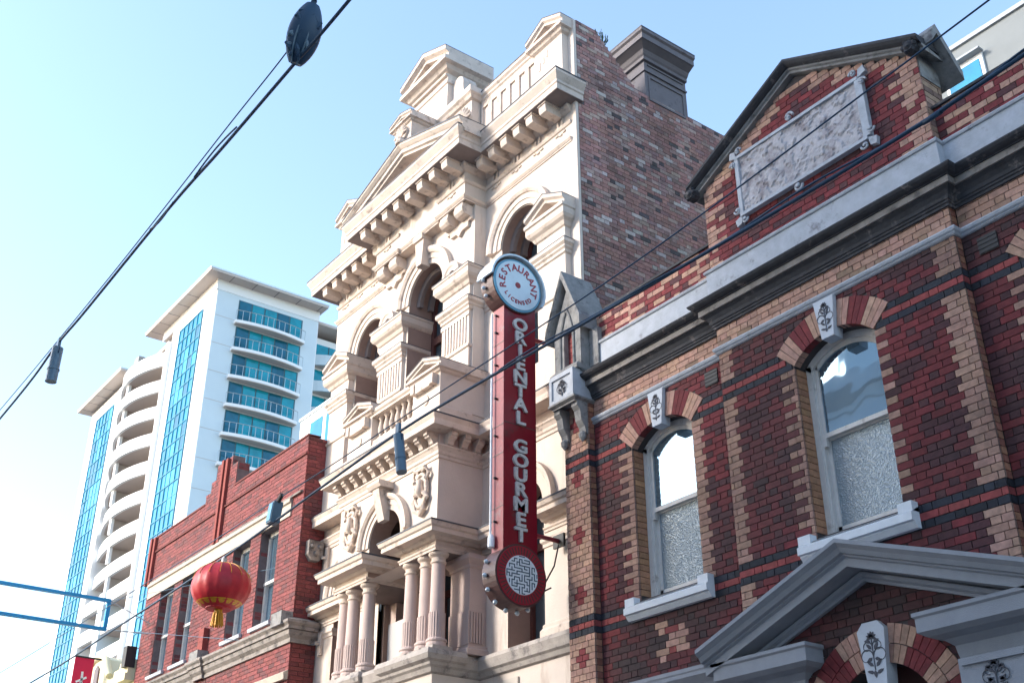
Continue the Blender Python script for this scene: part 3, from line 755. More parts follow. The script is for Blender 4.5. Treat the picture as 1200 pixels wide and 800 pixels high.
# --- main cornice: corona with a soffit, and hung modillions
KR = [(XL, YW + .6), (XL, YW), (CL, YW), (CL, YF), (CR, YF), (CR, YW), (XR - .40, YW), (XR - .40, YW + .12)]
MB().mould(KR, [(0, 14.82), (.47, 14.82), (.47, 14.93), (.49, 14.95), (.49, 15.0), (.52, 15.05), (.56, 15.12), (.56, 15.18), (.1, 15.22), (0, 15.22)]).build('cornice', CREAM2, cb)
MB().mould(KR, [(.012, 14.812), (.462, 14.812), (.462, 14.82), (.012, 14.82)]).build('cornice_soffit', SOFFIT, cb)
def flash(path, p, z, name='flashing'): return MB().mould(path, [(p - .2, z + .02), (p - .01, z - .008), (p + .008, z - .012), (p + .008, z + .014), (p - .2, z + .04)]).build(name, FLASH, cb)
flash(KR, .56, 15.18)
mm = MB()
mm.prism_x([(.0, -.17), (.0, 0), (-.36, 0), (-.36, -.10), (-.34, -.16), (-.30, -.17)], -.09, .09)
mod_me = mm.mesh('modillion', CREAM2)
mm2 = MB().box(-.11, .11, -.38, 0, -.03, .0); modcap_me = mm2.mesh('modillion_cap', CREAM2)
def modillions(x0, x1, y, n):
    for i in range(n):
        x = x0 + (x1 - x0) * i / (n - 1)
        o = link('modillion', mod_me, (x, y, 14.79), cb); link('modillion_cap', modcap_me, (x, y, 14.812), o)
modillions(XL + .05, CL - .25, YW - .05, 6); modillions(CL + .1, CR - .1, YF - .05, 8); modillions(CR + .33, XR - .42, YW - .05, 6)
# --- pediment over the centre
pz = 15.17
pp_ = [(CL - .58, 15.06), (CM, 15.76), (CR + .58, 15.06)]
ped = MB().rake(pp_, [(-.30, 0), (.42, 0), (.42, .05), (.47, .07), (.47, .14), (.50, .16), (.55, .21), (.55, .27), (-.30, .29)], YF).build('pediment', CREAM2, cb)
MB().rake(pp_, [(-.30, .292), (.555, .26), (.562, .25), (.562, .282), (-.30, .31)], YF).build('flashing', FLASH, ped)
MB().prism_y([(CL - .35, 15.18), (CR + .35, 15.18), (CM, 15.80)], YF + .12, YF + .4).build('tympanum', REVEAL, ped)  # recess shade of the tympanum is put into its darker colour
MB().rake([(CL - .25, 15.10), (CM, 15.70), (CR + .25, 15.10)], [(0, 0), (.06, 0), (.10, .03), (.10, .09), (0, .12)], YF + .12).build('tympanum_moulding', CREAM2, ped)
MB().prism_y([(CM - .42, 15.22), (CM + .42, 15.22), (CM + .32, 15.36), (CM + .16, 15.40), (CM, 15.62), (CM - .16, 15.40), (CM - .32, 15.36)], YF + .05, YF + .13).build('tympanum_relief', CREAM2, ped)
# --- parapet with sunk panels and rail
def parapet(x0, x1, y, panels):
    p = box('parapet', CREAM, cb, x0, x1, y, y + .3, 15.2, 16.45)
    MB().mould([(x0, y), (x1, y)], [(-.3, 16.44), (.03, 16.44), (.03, 16.49), (.06, 16.52), (.06, 16.56), (.10, 16.60), (.10, 16.68), (-.3, 16.70)]).build('parapet_rail', CREAM2, cb)
    flash([(x0, y), (x1, y)], .10, 16.68)
    MB().mould([(x0, y), (x1, y)], [(0, 15.2), (.05, 15.2), (.05, 15.62), (.0, 15.66)]).build('parapet_base', CREAM2, cb)
    MB().box(x0, x1, y - .035, y, 16.33, 16.43).build('panel_head', CREAM2, cb)
    for i in range(panels + 1):
        x = x0 + (x1 - x0) * i / panels; box('panel_stile', CREAM2, cb, max(x0, x - .06), min(x1, x + .06), y - .035, y, 15.66, 16.33)
parapet(CR - .05, -12.9, YW - .08, 6); parapet(-19.35, CL + .05, YW - .08, 6)
def pediment_block(parent, x0, x1, y0, y1, z, rise, proj, t, name='small_pediment', m=None, hollow=True):
    """A gabled cap: horizontal moulding, raking mouldings and a sunk tympanum, over x0..x1, front y0, back y1."""
    m = m or CREAM2; cx = (x0 + x1) / 2
    o = MB().mould([(x0, y1), (x0, y0), (x1, y0), (x1, y1)], [(0, z), (proj * .4, z + t * .2), (proj * .6, z + t * .5), (proj, z + t * .6), (proj, z + t), (0, z + t)]).build(name, m, parent)
    MB().rake([(x0 - proj, z + t), (cx, z + t + rise), (x1 + proj, z + t)], [(-(y1 - y0), 0), (proj * .65, 0), (proj * .65, t * .3), (proj, t * .5), (proj, t * .9), (-(y1 - y0), t * .9)], y0).build('raking_cap', m, o)
    MB().rake([(x0 - proj, z + t), (cx, z + t + rise), (x1 + proj, z + t)], [(-(y1 - y0), t * .9 + .001), (proj + .006, t * .88), (proj + .006, t * .9 + .012), (-(y1 - y0), t * .9 + .014)], y0).build('flashing', FLASH, o)
    MB().prism_y([(x0 - proj * .5, z + t), (x1 + proj * .5, z + t), (cx, z + t + rise * .96)], y0 + .06, y1 - .01).build('tympanum', CREAM, o)
    return o
for x0, x1 in ((-12.90, -12.12), (-20.08, -19.32)):
    pd = box('parapet_pedestal', CREAM, cb, x0, x1, YW - .14, YW + .35, 15.2, 16.42)
    pediment_block(cb, x0, x1, YW - .14, YW + .30, 16.40, .25, .13, .16)
    for i in range(3): MB().box(x0 + .12 + i * .11, x0 + .16 + i * .11, YW - .152, YW - .139, 15.95 + .1 * i, 16.14 + .08 * i).build('pedestal_relief', CREAM2, pd)
# centre attic with its own pediment
at = box('attic_base', CREAM, cb, CM - 1.5, CM + 1.5, 9.98, 11.0, 15.2, 16.55)
MB().mould([(CM - 1.5, 11.0), (CM - 1.5, 9.98), (CM + 1.5, 9.98), (CM + 1.5, 11.0)], [(0, 16.50), (.05, 16.52), (.08, 16.58), (.12, 16.62), (.12, 16.75), (0, 16.80)]).build('attic_moulding', CREAM2, cb)
AS0, AS1, AY = CM - .63, CM + .63, 9.97
box('attic_shaft', CREAM, cb, AS0, AS1, AY, 10.95, 16.76, 17.83)
MB().mould([(AS0, 10.95), (AS0, AY), (AS1, AY), (AS1, 10.95)], [(0, 17.5), (.03, 17.52), (.03, 17.6), (0, 17.62)]).build('attic_necking', CREAM2, cb)
pediment_block(cb, AS0, AS1, AY, 10.95, 17.77, .36, .24, .24, 'attic_pediment')
MB().prism_y([(AS0, 17.70), (AS1, 17.70), (AS1, 17.76), (AS0, 17.76)], AY - .06, AY).build('attic_bed_mould', CREAM2, cb)
for s in (-1, 1):        # scrolled shoulders
    pts = [(CM + s * .60, 17.42), (CM + s * .70, 17.54), (CM + s * .85, 17.58), (CM + s * .97, 17.52), (CM + s * 1.02, 17.40)] + [(CM + s * (1.38 - .36 * math.cos(R(a_))), 17.28 - .44 * math.sin(R(a_))) for a_ in range(0, 91, 15)] + [(CM + s * 1.38, 16.78), (CM + s * .60, 16.78)]
    if s > 0: pts.reverse()
    MB().prism_y(pts, AY + .12, AY + .45).build('attic_scroll', CREAM2, cb)
def shell(x, y, z, r, name='shell_ornament'):
    pc = MB().lathe(x, y, [(r * .45, z), (r * .5, z + .04), (r * .35, z + .10), (r * .4, z + .14)], 10).build(name, CREAM2, cb)
    for k in range(9):
        a = PI * (k + .5) / 9
        MB().tube([(x, y, z + .14 + r * .25), (x + math.cos(a) * r * .6, y - .03, z + .14 + r * .25 + math.sin(a) * r * .7), (x + math.cos(a) * r, y - .01, z + .14 + r * .25 + math.sin(a) * r * 1.1)], r * .1, 6, [r * .05, r * .13, r * .06]).build('shell_rib', CREAM2, pc)
    mb = MB(); n = 14
    mb.prism_y([(x + math.cos(2 * PI * k / n) * r * .8, z + .14 + r * .5 + math.sin(2 * PI * k / n) * r * .75) for k in range(n)], y, y + .08); mb.build('shell_back', CREAM2, pc)
shell(CR + .02, YF - .12, 15.46, .32); shell(CL - .02, YF - .12, 15.46, .32)
ab = box('acroterion_block', CREAM2, cb, CM - .30, CM + .30, YF - .45, YF + .1, 15.95, 16.50)
pediment_block(cb, CM - .30, CM + .30, YF - .45, YF + .1, 16.46, .12, .10, .10, 'acroterion_cap')
shell(CM, YF - .50, 16.02, .24)

# --- upper floor: archivolts, imposts, piers
def archivolt(cx, cz, r0, r1, y, name='archivolt', m=None, n=24):
    t = (r1 - r0)
    return MB().arc(cx, cz, 0, PI, [(r0, -.02), (r0, .03), (r0 + t * .3, .03), (r0 + t * .32, .05), (r0 + t * .62, .05), (r0 + t * .65, .08), (r0 + t * .8, .11), (r1, .11), (r1, -.02)], y, n).build(name, m or CREAM2, cb)
for (cx, hw), y in zip(U_ARCH, (YW, YC, YW)):
    archivolt(cx, SPR, hw + .012, hw + .35, y)
    inn = MB().arc(cx, SPR, 0, PI, [(hw - .001, -.16), (hw - .08, -.18), (hw - .08, -.26), (hw - .001, -.26)], y, 20).build('soffit_rib', SOFFIT, cb)
    inn = MB().arc(cx, SPR, 0, PI, [(hw - .001, -.40), (hw - .09, -.40), (hw - .09, -.50), (hw - .001, -.50)], y, 20).build('soffit_rib', SOFFIT, cb)
    # joinery: maroon frame and dim glass
    wd = box('window', DARKWOOD, cb, cx - hw, cx + hw, y + .52, y + .58, 12.10, 12.26)
    f = MB(); yy = y + .52
    for xx in (cx - hw, cx - .04, cx + hw - .09): f.box(xx, xx + .09, yy, yy + .06, 10.2, 12.10)
    f.arc(cx, SPR, 0, PI, [(hw - .1, -.06), (hw - .1, 0), (hw + .02, 0), (hw + .02, -.06)], yy, 18)
    f.box(cx - .03, cx + .03, yy, yy + .05, 12.26, SPR + hw - .1); f.box(cx - hw, cx + hw, yy, yy + .06, 10.15, 10.3)
    f.box(cx - hw, cx - hw + .09, yy, yy + .06, 12.26, SPR); f.box(cx + hw - .09, cx + hw, yy, yy + .06, 12.26, SPR)
    f.build('frame', DARKWOOD, wd)
    MB().prism_y([(cx - hw, 10.2), (cx + hw, 10.2)] + [(cx + math.cos(PI * k / 14) * hw, SPR + math.sin(PI * k / 14) * hw) for k in range(15)], yy + .07, yy + .08).build('pane', GLASS_D, wd)
CAPP = [(0, 11.78), (.03, 11.80), (.03, 11.85), (.06, 11.88), (.06, 11.91), (.10, 11.95), (.10, 12.02), (0, 12.03)]
ENTP = [(0, 12.30), (.03, 12.32), (.06, 12.38), (.11, 12.42), (.14, 12.47), (.14, 12.58), (.16, 12.60), (.16, 12.64), (0, 12.66)]
def pier(x0, x1, y, yb, z0, top, flutes=True):
    g = box('pier', CREAM, cb, x0, x1, y, yb, z0, 12.66)
    P = [(x0, yb), (x0, y), (x1, y), (x1, yb)]
    MB().mould(P, CAPP).build('pier_cap', CREAM2, g)
    MB().mould(P, ENTP).build('pier_entablature', CREAM2, g)
    if top == 'arch': MB().mould(P, [(.1, 12.65), (.165, 12.635), (.165, 12.652), (.1, 12.667)]).build('flashing', FLASH, g)
    MB().mould(P, [(.05, 12.025), (.104, 12.015), (.104, 12.03), (.05, 12.042)]).build('flashing', FLASH, g)
    MB().mould(P, [(0, 11.04), (.03, 11.06), (.03, 11.10), (0, 11.12)]).build('pier_necking', CREAM2, g)
    if flutes:
        n = 8
        for i in range(n):
            x = x0 + .05 + (x1 - x0 - .1) * (i + .5) / n
            MB().box(x - .022, x + .022, y - .02, y, 11.16, 11.68).build('flute', CREAM, g)
        for i in range(6):
            yy = y + .05 + (min(yb, y + .75) - y) * (i + .5) / 6
            MB().box(x1, x1 + .02, yy - .03, yy + .03, 11.16, 11.68).build('flute', CREAM, g)
        MB().box(x0 - .02, x1 + .02, y - .022, y, 11.68, 11.76).build('flute_head', CREAM, g)
    if top == 'arch':
        cx = (x0 + x1) / 2
        MB().arc(cx, 12.64, 0, PI, [(.10, -.1), (.10, .12), (.17, .13), (.20, .15), (.27, .15), (.27, -.1)], y, 14).build('pier_arch', CREAM2, g)
        MB().prism_y([(cx + math.cos(PI * k / 10) * .12, 12.62 + math.sin(PI * k / 10) * .12) for k in range(11)], y - .02, y + .05).build('pier_arch_back', SOFFIT, g)
    if top == 'ped': pediment_block(g, x0, x1, y - .02, yb, 12.50, .24, .15, .16, 'pier_pediment')
    return g
pier(-17.72, -16.86, YC - .06, YC + .80, 9.6, 'arch'); pier(-15.48, -14.64, YC - .06, YC + .80, 9.6, 'arch')
pier(-12.93, -12.20, YW - .12, YW + .70, 9.45, 'ped', False); pier(-20.02, -19.28, YW - .12, YW + .70, 9.45, 'ped', False)
# impost run between the centre bay and the side arches
for P in ([(CR + .001, YW), (-14.09, YW), (-14.09, YW + .72)], [(-18.05, YW + .72), (-18.05, YW), (CL - .001, YW)]):
    MB().mould(P, [(p * .8, z + .0) for p, z in ENTP]).build('impost', CREAM2, cb)
    MB().mould(P, [(p * .7, z) for p, z in CAPP]).build('impost_cap', CREAM2, cb)
# keystone of the centre arch and paired consoles under the frieze
MB().prism_y([(CM - .09, 13.40), (CM + .09, 13.40), (CM + .15, 13.95), (CM - .15, 13.95)], YC - .2, YC).build('arch_keystone', CREAM2, cb)
MB().mould([(CM - .16, YC), (CM + .16, YC)], [(0, 13.95), (.24, 13.95), (.26, 14.02), (.26, 14.06), (0, 14.06)]).build('keystone_cap', CREAM2, cb)
def console(x, y, z):
    c = MB().prism_x([(y, z), (y - .24, z), (y - .25, z - .10), (y - .20, z - .20), (y - .10, z - .23), (y, z - .24)][::-1], x - .13, x + .13).build('console', CREAM2, cb)
    MB().tube([(x - .135, y - .14, z - .11), (x + .135, y - .14, z - .11)], .12, 12).build('console_roll', CREAM2, c, smooth=False)
    return c
for cx in (-17.33, -15.03):
    for d in (-.24, .24): console(cx + d, YC, 14.0)
    MB().prism_y([(cx - .40, 13.70), (cx - .30, 13.70), (cx - .28, 13.60), (cx - .10, 13.60), (cx, 13.50), (cx + .10, 13.60), (cx + .28, 13.60), (cx + .30, 13.70), (cx + .40, 13.70), (cx + .40, 13.76), (cx - .40, 13.76)], YC - .06, YC).build('console_apron', CREAM2, cb)
box('frieze_bed', CREAM2, cb, CL + .001, CR - .001, YF + .06, YC + .02, 14.03, 14.119)

# --- balcony: corona, brackets, pedestals, balusters
BP = [(XL, YW + .3), (XL, YW), (CL, YW), (CL, YB), (CR, YB), (CR, YW), (XR - .02, YW)]
MB().mould(BP, [(0, 8.83), (.02, 8.83), (.02, 8.88), (.04, 8.90), (.04, 8.95), (.07, 9.0), (.09, 9.02), (.09, 9.045), (0, 9.05)]).build('balcony_string', CREAM2, cb)
MB().mould(BP, [(0, 9.26), (.30, 9.26), (.30, 9.36), (.31, 9.38), (.33, 9.42), (.33, 9.45), (.10, 9.52), (0, 9.53)]).build('balcony_corona', CREAM2, cb)
flash(BP, .33, 9.45)
MB().mould([(CL, YB + .6), (CL, YB), (CR, YB), (CR, YB + .6)], [(-.3, 9.52), (.06, 9.52), (.06, 9.72), (.03, 9.76), (-.3, 9.76)]).build('balcony_plinth', CREAM2, cb)
bk = MB()
bk.prism_x([(0, 0), (-.22, 0), (-.23, -.07), (-.17, -.10), (-.12, -.16), (-.10, -.20), (0, -.22)][::-1], -.055, .055)
bk_me = bk.mesh('bracket', CREAM2)
bv = MB(); bv.tube([(-.065, -.15, -.07), (.065, -.15, -.07)], .055, 8); bv.tube([(-.06, -.08, -.17), (.06, -.08, -.17)], .04, 8); bv_me = bv.mesh('bracket_scroll', CREAM2)
ros = MB(); ros.tube([(0, 0, 0), (0, -.02, 0)], .06, 10); ros.tube([(0, -.02, 0), (0, -.035, 0)], .03, 8); ros_me = ros.mesh('bracket_rosette', CREAM2)
for i in range(11):
    x = CL + .08 + (CR - CL - .16) * i / 10
    o = link('bracket', bk_me, (x, YB, 9.262), cb); link('bracket_scroll', bv_me, (x, YB, 9.262), o)
    if i < 10: link('bracket_rosette', ros_me, (x + (CR - CL - .16) / 20, YB, 9.13), cb)
for j in range(3):
    o = link('bracket', bk_me, (CR, YB + .15 + j * .27, 9.262), cb); o.rotation_euler = (0, 0, R(90)); link('bracket_scroll', bv_me, (CR, YB + .15 + j * .27, 9.262), o)
for x0, x1 in ((-17.64, -16.80), (-15.42, -14.585)):
    d_ = box('balcony_pedestal', CREAM, cb, x0, x1, YB - .03, YW + .02 if x0 > -16 else YB + .5, 9.76, 10.40)
    pediment_block(d_, x0, x1, YB - .03, YB + .5 if x0 < -16 else YW + .02, 10.36, .17, .10, .11, 'pedestal_pediment')
    cxm = (x0 + x1) / 2
    MB().prism_y([(cxm - .22, 10.16), (cxm + .22, 10.16), (cxm + .22, 10.30), (cxm + .30, 10.36), (cxm - .30, 10.36), (cxm - .22, 10.30)], YB - .12, YB - .03).build('pedestal_tablet', CREAM2, d_)
    for s in (-1, 1): MB().box(cxm + s * .29 - .05, cxm + s * .29 + .05, YB - .14, YB - .03, 10.17, 10.35).build('pedestal_drop', CREAM2, d_)
    MB().tube([(cxm, YB - .05, 9.98), (cxm, YB - .025, 9.98)], .09, 14).build('pedestal_roundel', CREAM2, d_)
MB().mould([(-16.80, YB), (-15.42, YB)], [(-.22, 10.33), (.03, 10.33), (.03, 10.37), (.06, 10.40), (.06, 10.46), (-.22, 10.48)]).build('balcony_rail', CREAM2, cb)
MB().box(-16.80, -15.42, YB, YB + .2, 9.76, 9.87).build('baluster_base', CREAM2, cb)
bl = MB().lathe(0, 0, [(.06, 0), (.06, .05), (.035, .07), (.03, .10), (.055, .16), (.06, .22), (.035, .34), (.03, .40), (.055, .42), (.06, .46)], 10); bl_me = bl.mesh('baluster', CREAM2, smooth=True)
for i in range(7): link('baluster', bl_me, (-16.68 + i * .19, YB + .10, 9.87), cb)
# --- middle floor: arch, cartouches, entablature blocks, columns
archivolt(-16.16, 7.86, .52, .79, YB)
MB().prism_x([(YB - .10, 8.18), (YB - .22, 8.60), (YB - .24, 8.72), (YB, 8.72), (YB, 8.18)][::-1], -16.26, -16.06).build('arch_keystone', CREAM2, cb)
MB().mould([(-16.36, YB), (-15.96, YB)], [(0, 8.72), (.26, 8.72), (.30, 8.78), (.30, 8.83), (0, 8.83)]).build('keystone_cap', CREAM2, cb)
def cartouche(x, z):
    c = MB()
    n = 18
    c.prism_y([(x + math.cos(2 * PI * k / n) * .17, z + math.sin(2 * PI * k / n) * .27) for k in range(n)], YB - .05, YB)
    o = c.build('cartouche', CREAM2, cb)
    MB().tube([(x + math.cos(2 * PI * k / 20) * .17, YB - .05, z + math.sin(2 * PI * k / 20) * .28) for k in range(21)], .035, 6).build('cartouche_rim', CREAM2, o, smooth=True)
    for s in (-1, 1):
        MB().tube([(x + s * .05, YB - .06, z + .33), (x + s * .16, YB - .08, z + .36), (x + s * .22, YB - .06, z + .24), (x + s * .15, YB - .08, z + .16)], .04, 6).build('cartouche_leaf', CREAM2, o)
        MB().tube([(x, YB - .06, z - .40), (x + s * .12, YB - .08, z - .33), (x + s * .20, YB - .06, z - .16), (x + s * .12, YB - .08, z - .06)], .04, 6).build('cartouche_leaf', CREAM2, o)
    MB().lathe(x, YB - .08, [(.01, z - .12), (.07, z - .06), (.08, z + .03), (.05, z + .10), (.06, z + .15), (.01, z + .20)], 10).build('cartouche_figure', CREAM2, o, smooth=True)
    MB().box(x - .11, x + .11, YB - .10, YB, z + .33, z + .38).build('cartouche_crest', CREAM2, o)
    MB().prism_y([(x, z - .44), (x + .10, z - .34), (x - .10, z - .34)], YB - .09, YB).build('cartouche_drop', CREAM2, o)
cartouche(-17.28, 8.38); cartouche(-15.02, 8.38)
EB = [(0, 7.30), (.02, 7.30), (.02, 7.33), (.04, 7.35), (.04, 7.37), (.006, 7.38), (.006, 7.45), (.06, 7.46), (.10, 7.50), (.24, 7.51), (.24, 7.58), (.27, 7.60), (.29, 7.65), (.29, 7.67), (0, 7.70)]
ebm = EB
for P in ([(XL, YW), (CL, YW), (CL, YB), (-16.70, YB), (-16.70, YW + .3)], [(-15.62, YW + .3), (-15.62, YB), (CR, YB), (CR, YW), (-13.92, YW)], [(-12.98, YW), (XR - .02, YW)]):
    MB().mould(P, ebm).build('entablature', CREAM2, cb); flash(P, .29, 7.67)
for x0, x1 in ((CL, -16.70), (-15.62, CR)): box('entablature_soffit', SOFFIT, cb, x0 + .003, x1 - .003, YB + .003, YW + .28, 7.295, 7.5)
def column(x, y):
    c = MB().lathe(x, y, [(.118, 6.36), (.116, 6.37), (.106, 7.12), (.100, 7.14)], 20).build('column', COLUMN, cb, smooth=True)
    MB().lathe(x, y, [(.130, 5.98), (.130, 6.36)], 40, flute=1).build('fluted_drum', COLUMN, c)
    MB().lathe(x, y, [(.16, 5.84), (.16, 5.88), (.15, 5.91), (.165, 5.93), (.16, 5.955), (.13, 5.98)], 20).build('base', COLUMN, c)
    MB().box(x - .18, x + .18, y - .18, y + .18, 5.74, 5.84).build('plinth', LEDGE, c)
    MB().lathe(x, y, [(.105, 7.12), (.125, 7.14), (.125, 7.16), (.108, 7.17), (.112, 7.22), (.15, 7.25), (.16, 7.27), (.16, 7.298)], 20).build('capital', CREAM2, c)
for x in (-17.64, -17.34, -16.84, -15.50, -15.06, -14.74): column(x, YB + .15)
for x in (-17.60, -16.84, -15.50, -14.74): MB().box(x - .12, x + .12, YW + .2, YW + .45, 5.58, 7.29).build('loggia_pilaster', COLUMN, cb)
pl_ = box('pilaster', COLUMN, cb, -14.98, -14.46, 9.98, YW + .2, 5.74, 7.15)
MB().mould([(-14.98, YW), (-14.98, 9.98), (-14.46, 9.98), (-14.46, YW)], [(0, 7.08), (.02, 7.10), (.02, 7.14), (.05, 7.18), (.08, 7.22), (.08, 7.29), (0, 7.29)]).build('pilaster_capital', COLUMN, pl_)
MB().mould([(-14.98, YW), (-14.98, 9.98), (-14.46, 9.98), (-14.46, YW)], [(0, 5.74), (.07, 5.74), (.07, 5.82), (.04, 5.85), (.04, 5.88), (0, 5.90)]).build('pilaster_base', COLUMN, pl_)
box('pilaster_panel', COLUMN, pl_, -14.99, -14.45, 9.96, 9.98, 5.9, 6.42)
for i in range(5): box('flute', COLUMN, pl_, -14.46, -14.435, 10.0 + i * .05, 10.03 + i * .05, 5.93, 6.40)
# joinery deep in the loggia
for cx, hw, zt in ((-16.16, .62, 8.1), (-13.45, .46, 7.9), (-18.95, .46, 7.9)):
    yy = 11.0 if cx == -16.16 else YW + .42
    wd = box('window', DARKWOOD, cb, cx - hw, cx + hw, yy, yy + .06, 7.28, 7.40)
    f = MB()
    for xx in (cx - hw, cx - .03, cx + hw - .07): f.box(xx, xx + .07, yy, yy + .06, 5.6, 7.28)
    f.box(cx - hw, cx + hw, yy, yy + .06, 5.6, 5.75); f.build('frame', DARKWOOD, wd)
    box('pane', GLASS_D, wd, cx - hw, cx + hw, yy + .065, yy + .075, 5.6, 8.35)
box('blue_poster', BLUE_P, cb, -13.17, -13.01, YW + .20, YW + .21, 6.25, 6.95)
# right arch of the middle floor
archivolt(-13.45, 7.80, .46, .76, YW); archivolt(-18.95, 7.80, .46, .76, YW)
for P in ([(-12.99, YW + .3), (-12.99, YW), (XR - .02, YW)], [(CR + .001, YW), (-13.91, YW), (-13.91, YW + .3)], [(XL, YW + .2), (XL, YW), (-19.41, YW), (-19.41, YW + .3)]):
    MB().mould(P, [(0, 7.06), (.02, 7.07), (.02, 7.12), (.05, 7.15), (.05, 7.2), (0, 7.21)]).build('impost_necking', CREAM2, cb)
MB().mould([(-12.99, YW + .3), (-12.99, YW), (XR - .02, YW)], [(0, 5.72), (.06, 5.72), (.06, 5.84), (.03, 5.88), (.03, 5.92), (0, 5.95)]).build('pier_base', CREAM2, cb)
# ledge at the foot of the middle floor
MB().mould([(XL, YW), (CL, YW), (CL, YB), (CR, YB), (CR, YW), (-13.0, YW), (XR - .02, YW)], [(0, 5.42), (.05, 5.44), (.08, 5.50), (.12, 5.53), (.14, 5.60), (.16, 5.66), (.14, 5.72), (-.05, 5.74), (-.4, 5.74)]).build('ledge', LEDGE, cb)
for s, x0, x1 in ((0, CL - .02, -16.6), (1, -15.75, CR + .02)):
    MB().mould([(x0, YB + .5), (x0, YB - .03), (x1, YB - .03), (x1, YB + .5)], [(-.2, 5.56), (.09, 5.56), (.16, 5.60), (.19, 5.67), (.16, 5.75), (.05, 5.77), (-.2, 5.77)]).build('ledge_break', LEDGE, cb)
# --- side (party) wall of brick, seen above the lower neighbour
def ptop(y):
    if y < 10.85: return 16.70
    if y < 11.75: return 16.70 - (y - 10.85) * .95
    return 15.84
sw = MB(); prof = [(10.31, .12), (24, .12), (24, 15.84), (11.75, 15.84), (10.85, 16.70), (10.31, 16.70)]
sw.prism_x(prof, XR - .28, XR - .012); sw.build('side_wall', MORTAR2, cb)
MB().box(XR - .28, XR - .003, YW - .002, YW + .06, 9.4, 16.70).build('wall_edge', CREAM, cb)
sb = []
def scol(a, b, z, hd, k):
    r = random.random()
    c = (0.43, .225, .19) if r < .46 else (.36, .225, .20) if r < .68 else (.47, .33, .28) if r < .84 else (.58, .49, .45) if r < .91 else (.28, .16, .14) if r < .96 else (.11, .09, .09)
    return soot(jitter(c, .16), (a + b) / 2 * 1.4, z, .28)
def sspan(z):
    if z < 15.84: return [(YW + .065, 16.5)]
    e = 11.75 - (z - 15.84) / .95 if z > 15.84 else 20
    return [(YW + .065, max(e, 10.9))] if z < 16.68 else []
lay(9.0, 9.0, 16.72, sspan, scol, sb, axis='y', plane=XR)
emit_bricks(sb, cb, name='side_brick', ok=lambda m: m[2] > 10.4)
# chimney stack on the party wall
CX0 = XR - .62
ch = MB().box(CX0, XR - .003, 12.02, 13.10, 15.6, 16.9).build('chimney', CHIM, cb)
CP = [(CX0, 13.10), (CX0, 12.02), (XR + .0, 12.02), (XR + .0, 13.10)]
MB().mould(CP, [(0, 16.62), (.05, 16.63), (.05, 16.70), (.08, 16.73), (.12, 16.80), (.24, 16.87), (.27, 16.88), (.27, 17.0), (.31, 17.03), (.31, 17.10), (0, 17.15)]).build('chimney_cap', CHIM, ch)
MB().mould(CP, [(.1, 17.14), (.315, 17.09), (.315, 17.115), (.1, 17.16)]).build('chimney_flashing', FLASH, ch)
MB().mould(CP, [(0, 16.38), (.03, 16.38), (.03, 16.42), (0, 16.43)]).build('chimney_band', CHIM, ch)
for a, b, c, d in ((12.1, 13.02, 15.72, 15.76), (12.1, 13.02, 16.26, 16.30), (12.1, 12.14, 15.76, 16.26), (12.98, 13.02, 15.76, 16.26), (12.1, 13.02, 16.55, 16.58)): box('chimney_panel', CHIM, ch, XR - .003, XR + .02, a, b, c, d)
wd_ = MB(); rr = random.Random(5)
for k in range(40):
    p = Vector((XR - .1 + rr.uniform(-.08, .1), 10.98 + rr.uniform(-.12, .12), 16.55)); q = p + Vector((rr.uniform(-.1, .1), rr.uniform(-.12, .12), rr.uniform(.08, .25)))
    wd_.tube([p, (p + q) / 2 + Vector((.01, .02, 0)), q], .006, 4)
tag(wd_.build('weed_tuft', mat('weed_green', (.03, .06, .03), .9)), 'small dark weed tuft growing on top of the brick side wall', 'weed')

# ------------------------------------------------------------------ the plain red brick building on the left
RX0, RX1, YR = -28.30, -20.02, 9.76
rb = thing('red_brick_building', (-24.2, 10.5, 0), 'plain red brick building with stepped parapet and four narrow sash windows', 'building')
RW = [(-26.90, .42), (-25.58, .40), (-22.77, .42), (-21.43, .41)]
RZ0, RZ1 = 7.62, 9.60
STEPS = [(-25.2, -24.95, 11.45), (-24.95, -24.70, 11.70), (-24.70, -23.85, 12.05), (-23.85, -23.55, 11.80)]
mb = MB(); g = .012
wall_openings(mb, RX0, RX1 - .012, .12, 11.2, YR + g, [(c, h, RZ0, RZ1, 0) for c, h in RW], .30)
mb.box(RX1 - .25, RX1 - .013, YR + g, 10.29, .12, 11.2, faces='XYZ'); mb.box(RX0, RX1 - .02, 10.05, 10.06, 9.9, 11.19)
for a, b, z in STEPS: mb.box(a, b, YR + g, 10.06, 11.2, z)
mb.box(RX0, RX0 + .2, 10.06, 22, .12, 10.6); mb.box(RX0 + .2, RX1 - .26, 10.2, 22, 10.4, 10.5)
mb.build('wall', MORTAR2, rb)
RB = (0.205, 0.046, 0.045); RB2 = (0.13, 0.038, 0.040)
def rcol(a, b, z, hd, k): return jitter(RB if random.random() < .75 else RB2, .2)
rbr = []
def rspan(z):
    bl = [(c - h, c + h) for c, h in RW] if RZ0 < z < RZ1 else []
    return free(RX0, RX1, bl)
lay(11.2, 5.5, 11.2, rspan, rcol, rbr, plane=YR, bond='stretch')
for a, b, z in STEPS: lay(11.2, 11.2, z + .01, lambda zz: [(a, b)], rcol, rbr, plane=YR, bond='stretch')
lay(11.2, 5.5, 11.2, lambda z: [(YR + .03, 10.29)], rcol, rbr, axis='y', plane=RX1, bond='stretch')
lay(11.2, 11.2, 11.8, lambda z: [(YR + .03, 10.06)], rcol, rbr, axis='y', plane=-23.55, bond='stretch')
lay(11.2, 11.8, 12.06, lambda z: [(YR + .03, 10.06)], rcol, rbr, axis='y', plane=-23.85, bond='stretch')
